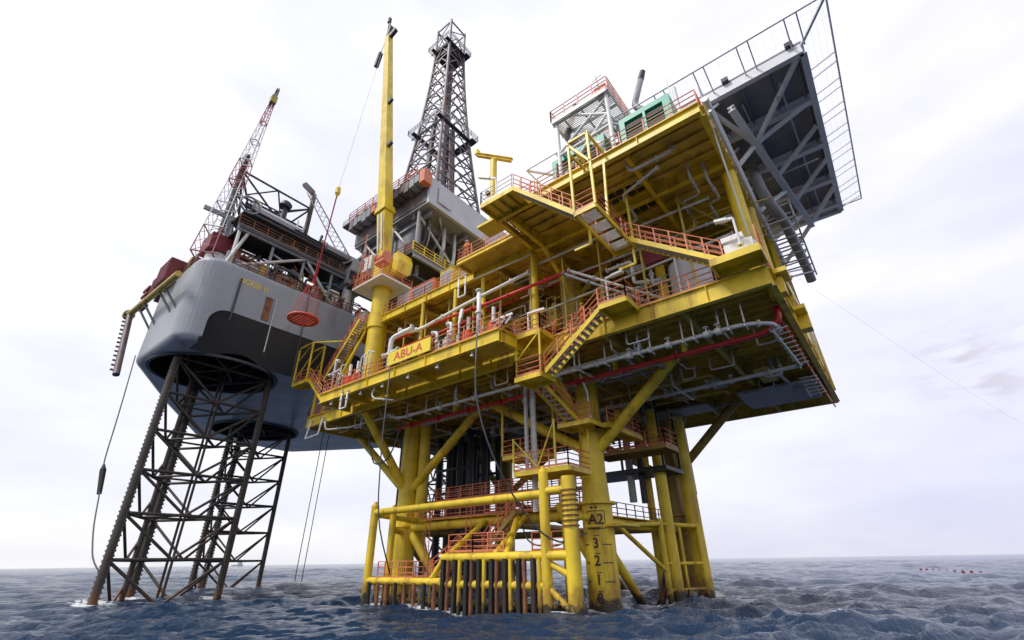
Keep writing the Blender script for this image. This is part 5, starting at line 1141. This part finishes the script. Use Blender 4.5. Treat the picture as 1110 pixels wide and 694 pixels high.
# ---- derrick
DX, DY, DZ, DT = -23.9, 5.1, 39.7, 85.0
dk = thing('drilling_derrick', 'tall rust-brown steel lattice derrick standing on the rig drill floor', 'derrick', (DX, DY, DZ))
def dcorner(t, sx, sy):
    z = DZ + (DT-DZ)*t; w_ = 1.7 + 3.2*(1-min(t,1))**1.7
    return Vector((DX+sx*w_, DY+sy*w_, z))
CS = [(-1,-1),(1,-1),(1,1),(-1,1)]
for c in CS:
    b = MB()
    for i in range(15): b.bar(dcorner(i/14*1.08,*c),dcorner((i+1)/14*1.08 if i < 14 else 1.08,*c),.32,.32) if i < 14 else None
    b.build('corner_leg','derrick',dk)
nb = 15; ts_ = [1-(1-i/nb)**1.0 for i in range(nb+1)]
for f_ in range(4):
    b = MB(); c0 = CS[f_]; c1 = CS[(f_+1)%4]
    for i in range(nb):
        a0, a1 = dcorner(ts_[i],*c0), dcorner(ts_[i],*c1); b0, b1 = dcorner(ts_[i+1],*c0), dcorner(ts_[i+1],*c1); ma_ = (a0+a1)/2; mb2 = (b0+b1)/2
        b.bar(a0,a1,.17,.2); b.bar(a0,mb2,.14,.14); b.bar(a1,mb2,.14,.14); b.bar(a0.lerp(b0,.5),(a0+mb2)/2,.1,.1); b.bar(a1.lerp(b1,.5),(a1+mb2)/2,.1,.1)
    b.build('face_bracing','derrick',dk)
for t, wd_, hh in ((.46,1.0,.5),(.93,.9,.45)):
    z = DZ+(DT-DZ)*t; w_ = 1.7 + 3.2*(1-min(t,1))**1.7
    b = MB()
    for s_ in (-1,1): b.box(DX-w_-wd_,DX+w_+wd_,DY+s_*w_-.3,DY+s_*w_+.5*s_+.3,z,z+.25).box(DX+s_*w_-.3,DX+s_*w_+.3,DY-w_-wd_,DY+w_+wd_,z+.26,z+.5)
    b.build('racking_platform' if t < .6 else 'crown_platform','dark',dk)
    W2 = w_+wd_; railing(dk, [(DX-W2,DY-W2,z+.4),(DX+W2,DY-W2,z+.4),(DX+W2,DY+W2,z+.4),(DX-W2,DY+W2,z+.4),(DX-W2,DY-W2,z+.4)], mt='galv', r=.05, name='guard_rail')
MB().box(DX-1.6,DX+1.6,DY-1.6,DY+1.6,DT-4.6,DT-1.8).build('crown_block','dark',dk)
for dx, dy, r_, z1, mt in ((-1.4,-2.2,.38,24,'derrick'),(-.4,-2.6,.32,26,'dark'),(1.2,-.6,.5,25,'derrick'),(2.2,.6,.45,21,'derrick'),(-.1,1.2,.25,42,'derrick'),(.9,2.2,.4,24,'dark'),(-.4,.2,.35,38,'rustpole')):
    MB().tube((DX+dx,DY+dy,DZ),(DX+dx*.6,DY+dy*.6,DZ+z1),r_,n=10).build('drill_pipe_stand',mt,dk)
tpf = MB()
for c in range(4): tpf.bar(dcorner(1.07,*CS[c]),dcorner(1.07,*CS[(c+1)%4]),.2,.2); tpf.bar(dcorner(1.0,*CS[c]),dcorner(1.07,*CS[(c+1)%4]),.12,.12)
tpf.build('top_frame','derrick',dk)

XF = None
# ---- rig cranes
def lattice_boom(parent, p, q, w0, w1, mts, nseg=18, nm='boom', r=.07):
    p = Vector(p); q = Vector(q); d = (q-p).normalized(); a = d.cross(Vector((-.75,.65,0))).normalized() if abs(d.z) > .5 else Vector((0,0,1)); a = Vector((.6,.8,0)).normalized(); a = (a - d*a.dot(d)).normalized(); b_ = d.cross(a)
    per = nseg//len(mts)
    for si, mt in enumerate(mts):
        b = MB()
        for i in range(si*per, (si+1)*per):
            t0, t1 = i/nseg, (i+1)/nseg
            def cr_(t, sx, sy):
                w_ = w0*(1-t)+w1*t; return p.lerp(q,t) + a*sx*w_/2 + b_*sy*w_/2
            cs = [(-1,-1),(1,-1),(1,1),(-1,1)]
            for k in range(4):
                b.tube(cr_(t0,*cs[k]),cr_(t1,*cs[k]),r,n=5); k2 = (k+1)%4; b.tube(cr_(t0,*cs[k]),cr_(t1,*cs[k2]),r*.55,n=4)
            if i == si*per:
                for k in range(4): b.tube(cr_(t0,*cs[k]),cr_(t0,*cs[(k+1)%4]),r*1.3,n=5)
        b.build(nm if si == 0 else nm, mt, parent)
lc = thing('lattice_crane', 'red and white lattice boom crane at the left corner of the rig', 'crane', (-33.6,-16.6,HT))
M['cwhite'] = mat('boom_white_paint',(0.80,0.80,0.80),.5,var=.1); M['cred'] = mat('boom_red_paint',(0.50,0.16,0.17),.5,var=.2)
lattice_boom(lc, (-33.2,-17.5,30.4), (-33.0,-16.0,58.2), 2.0, .2, ['cred','cwhite','cwhite','cred','cwhite','cwhite','cred','dark'], 24, r=.06)
MB().tube((-34,-16.2,HT),(-34,-16.2,31.5),1.1,n=18).build('pedestal','white',lc); MB().box(-35.4,-32.6,-17.6,-14.8,31.5,33.4).build('machinery_house','dred',lc); MB().bar((-33.4,-19.0,36.2),(-33.2,-13.6,36.4),.25,.5).bar((-33.3,-16.4,36.2),(-33.4,-16.2,31.8),.5,.3).build('gantry_beam','grey',lc)
MB().tube((-34.8,-16.2,33.4),(-33.2,-16.1,52),.03,n=4).build('pendant_wire','rope',lc); MB().box(-33.3,-32.7,-16.5,-15.8,55.2,56.4).build('sheave_head','olive',lc)
lc2 = thing('lattice_crane', 'pale lattice boom crane behind the yellow crane pedestal, boom pointing left', 'crane', (-30.5,-3.2,HT))
lattice_boom(lc2, (-30.2,-3.4,35.8), (-31.6,-9.4,44.0), 1.1, .7, ['galv'], 14, r=.06)
MB().tube((-30.5,-2.6,HT),(-30.5,-2.6,34.0),.6,n=14).build('pedestal','galv',lc2); cb = MB().box(-31.4,-29.4,-3.6,-1.6,32.6,34.6).build('cab','hull',lc2); MB().box(-29.38,-29.3,-3.4,-1.8,33.2,34.4).build('window','dark',cb); MB().box(-31.6,-29.6,-3.2,-1.2,34.8,36.4).build('machinery_house','galv',lc2); MB().bar((-31.2,-9.2,43.8),(-31.9,-10.2,45.0),.5,.6).build('sheave_head','derrick',lc2)

# ---- lines hanging from the rig
hose('mooring_line', [(-37.9,-19.0,20.2),(-35.8,-19.0,14.5),(-33.9,-19.1,9.6),(-32.4,-19.0,7.6),(-29.8,-19.1,4.6),(-27.6,-19.0,2.6),(-26.4,-18.4,1.6)], .05, 'rope', 'slack line with a black fender hanging from the left end of the rig', 'rope', 2)
o = MB().tube((-33.2,-19.1,9.0),(-32.2,-19.0,7.2),.22,.16,n=10).tube((-33.6,-19.1,9.5),(-33.2,-19.1,9.0),.08,.22,n=10).build('line_fender','rubber',None,origin=(-32.8,-19,8)); tag(o,'black fender threaded on the slack line at the left end of the rig','fender')
hose('mooring_line', [(-45,5.7,20.0),(-45,5.5,10),(-45,5.3,.4)], .05, 'rope', 'left one of two thin lines dropping from the hull to the sea', 'rope'); hose('mooring_line', [(-45,6.6,20.0),(-45,6.4,10),(-45,6.2,.3)], .05, 'rope', 'right one of two thin lines dropping from the hull to the sea', 'rope')
hose('guy_rope', [(14.2,3,19.2),(22,22,14.5),(32,46,9.8),(44,75,8.0)], .005, 'lrope', 'very thin pale line running off to the right from the platform side', 'rope', 6)
# row of orange floats and a far ship
for k in range(9):
    o = MB().tube((14.4+k*.95,106.5-k*3.0,-.5),(14.4+k*.95,106.5-k*3.0,-.2),.22,.2,n=10).tube((14.4+k*.95,106.5-k*3.0,-.2),(14.4+k*.95,106.5-k*3.0,-.1),.2,.08,n=10).build('float','dred',None,origin=(14.4+k*.95,106.5-k*3.0,-.3))
    tag(o,'orange float on the open sea, ' + ('leftmost of the row','second from the left of the row','third from the left of the row','fourth from the left of the row','middle one of the row','fourth from the right of the row','third from the right of the row','second from the right of the row','rightmost of the row')[k],'float','orange floats in a row')
shp = thing('ship','tiny grey supply ship on the horizon behind the near rig leg','ship',(-1850,800,SEA))
sx, sy = -1850, 800
MB().prism([(sx-30,sy-8),(sx+24,sy-8),(sx+36,sy),(sx+24,sy+8),(sx-30,sy+8)],-.8,4).build('ship_hull','grey',shp); MB().box(sx+6,sx+20,sy-6,sy+6,4,12).box(sx+10,sx+16,sy-3,sy+3,12,15).build('bridge','cant',shp); MB().tube((sx+12,sy,15),(sx+12,sy,21),.5).build('mast','grey',shp)
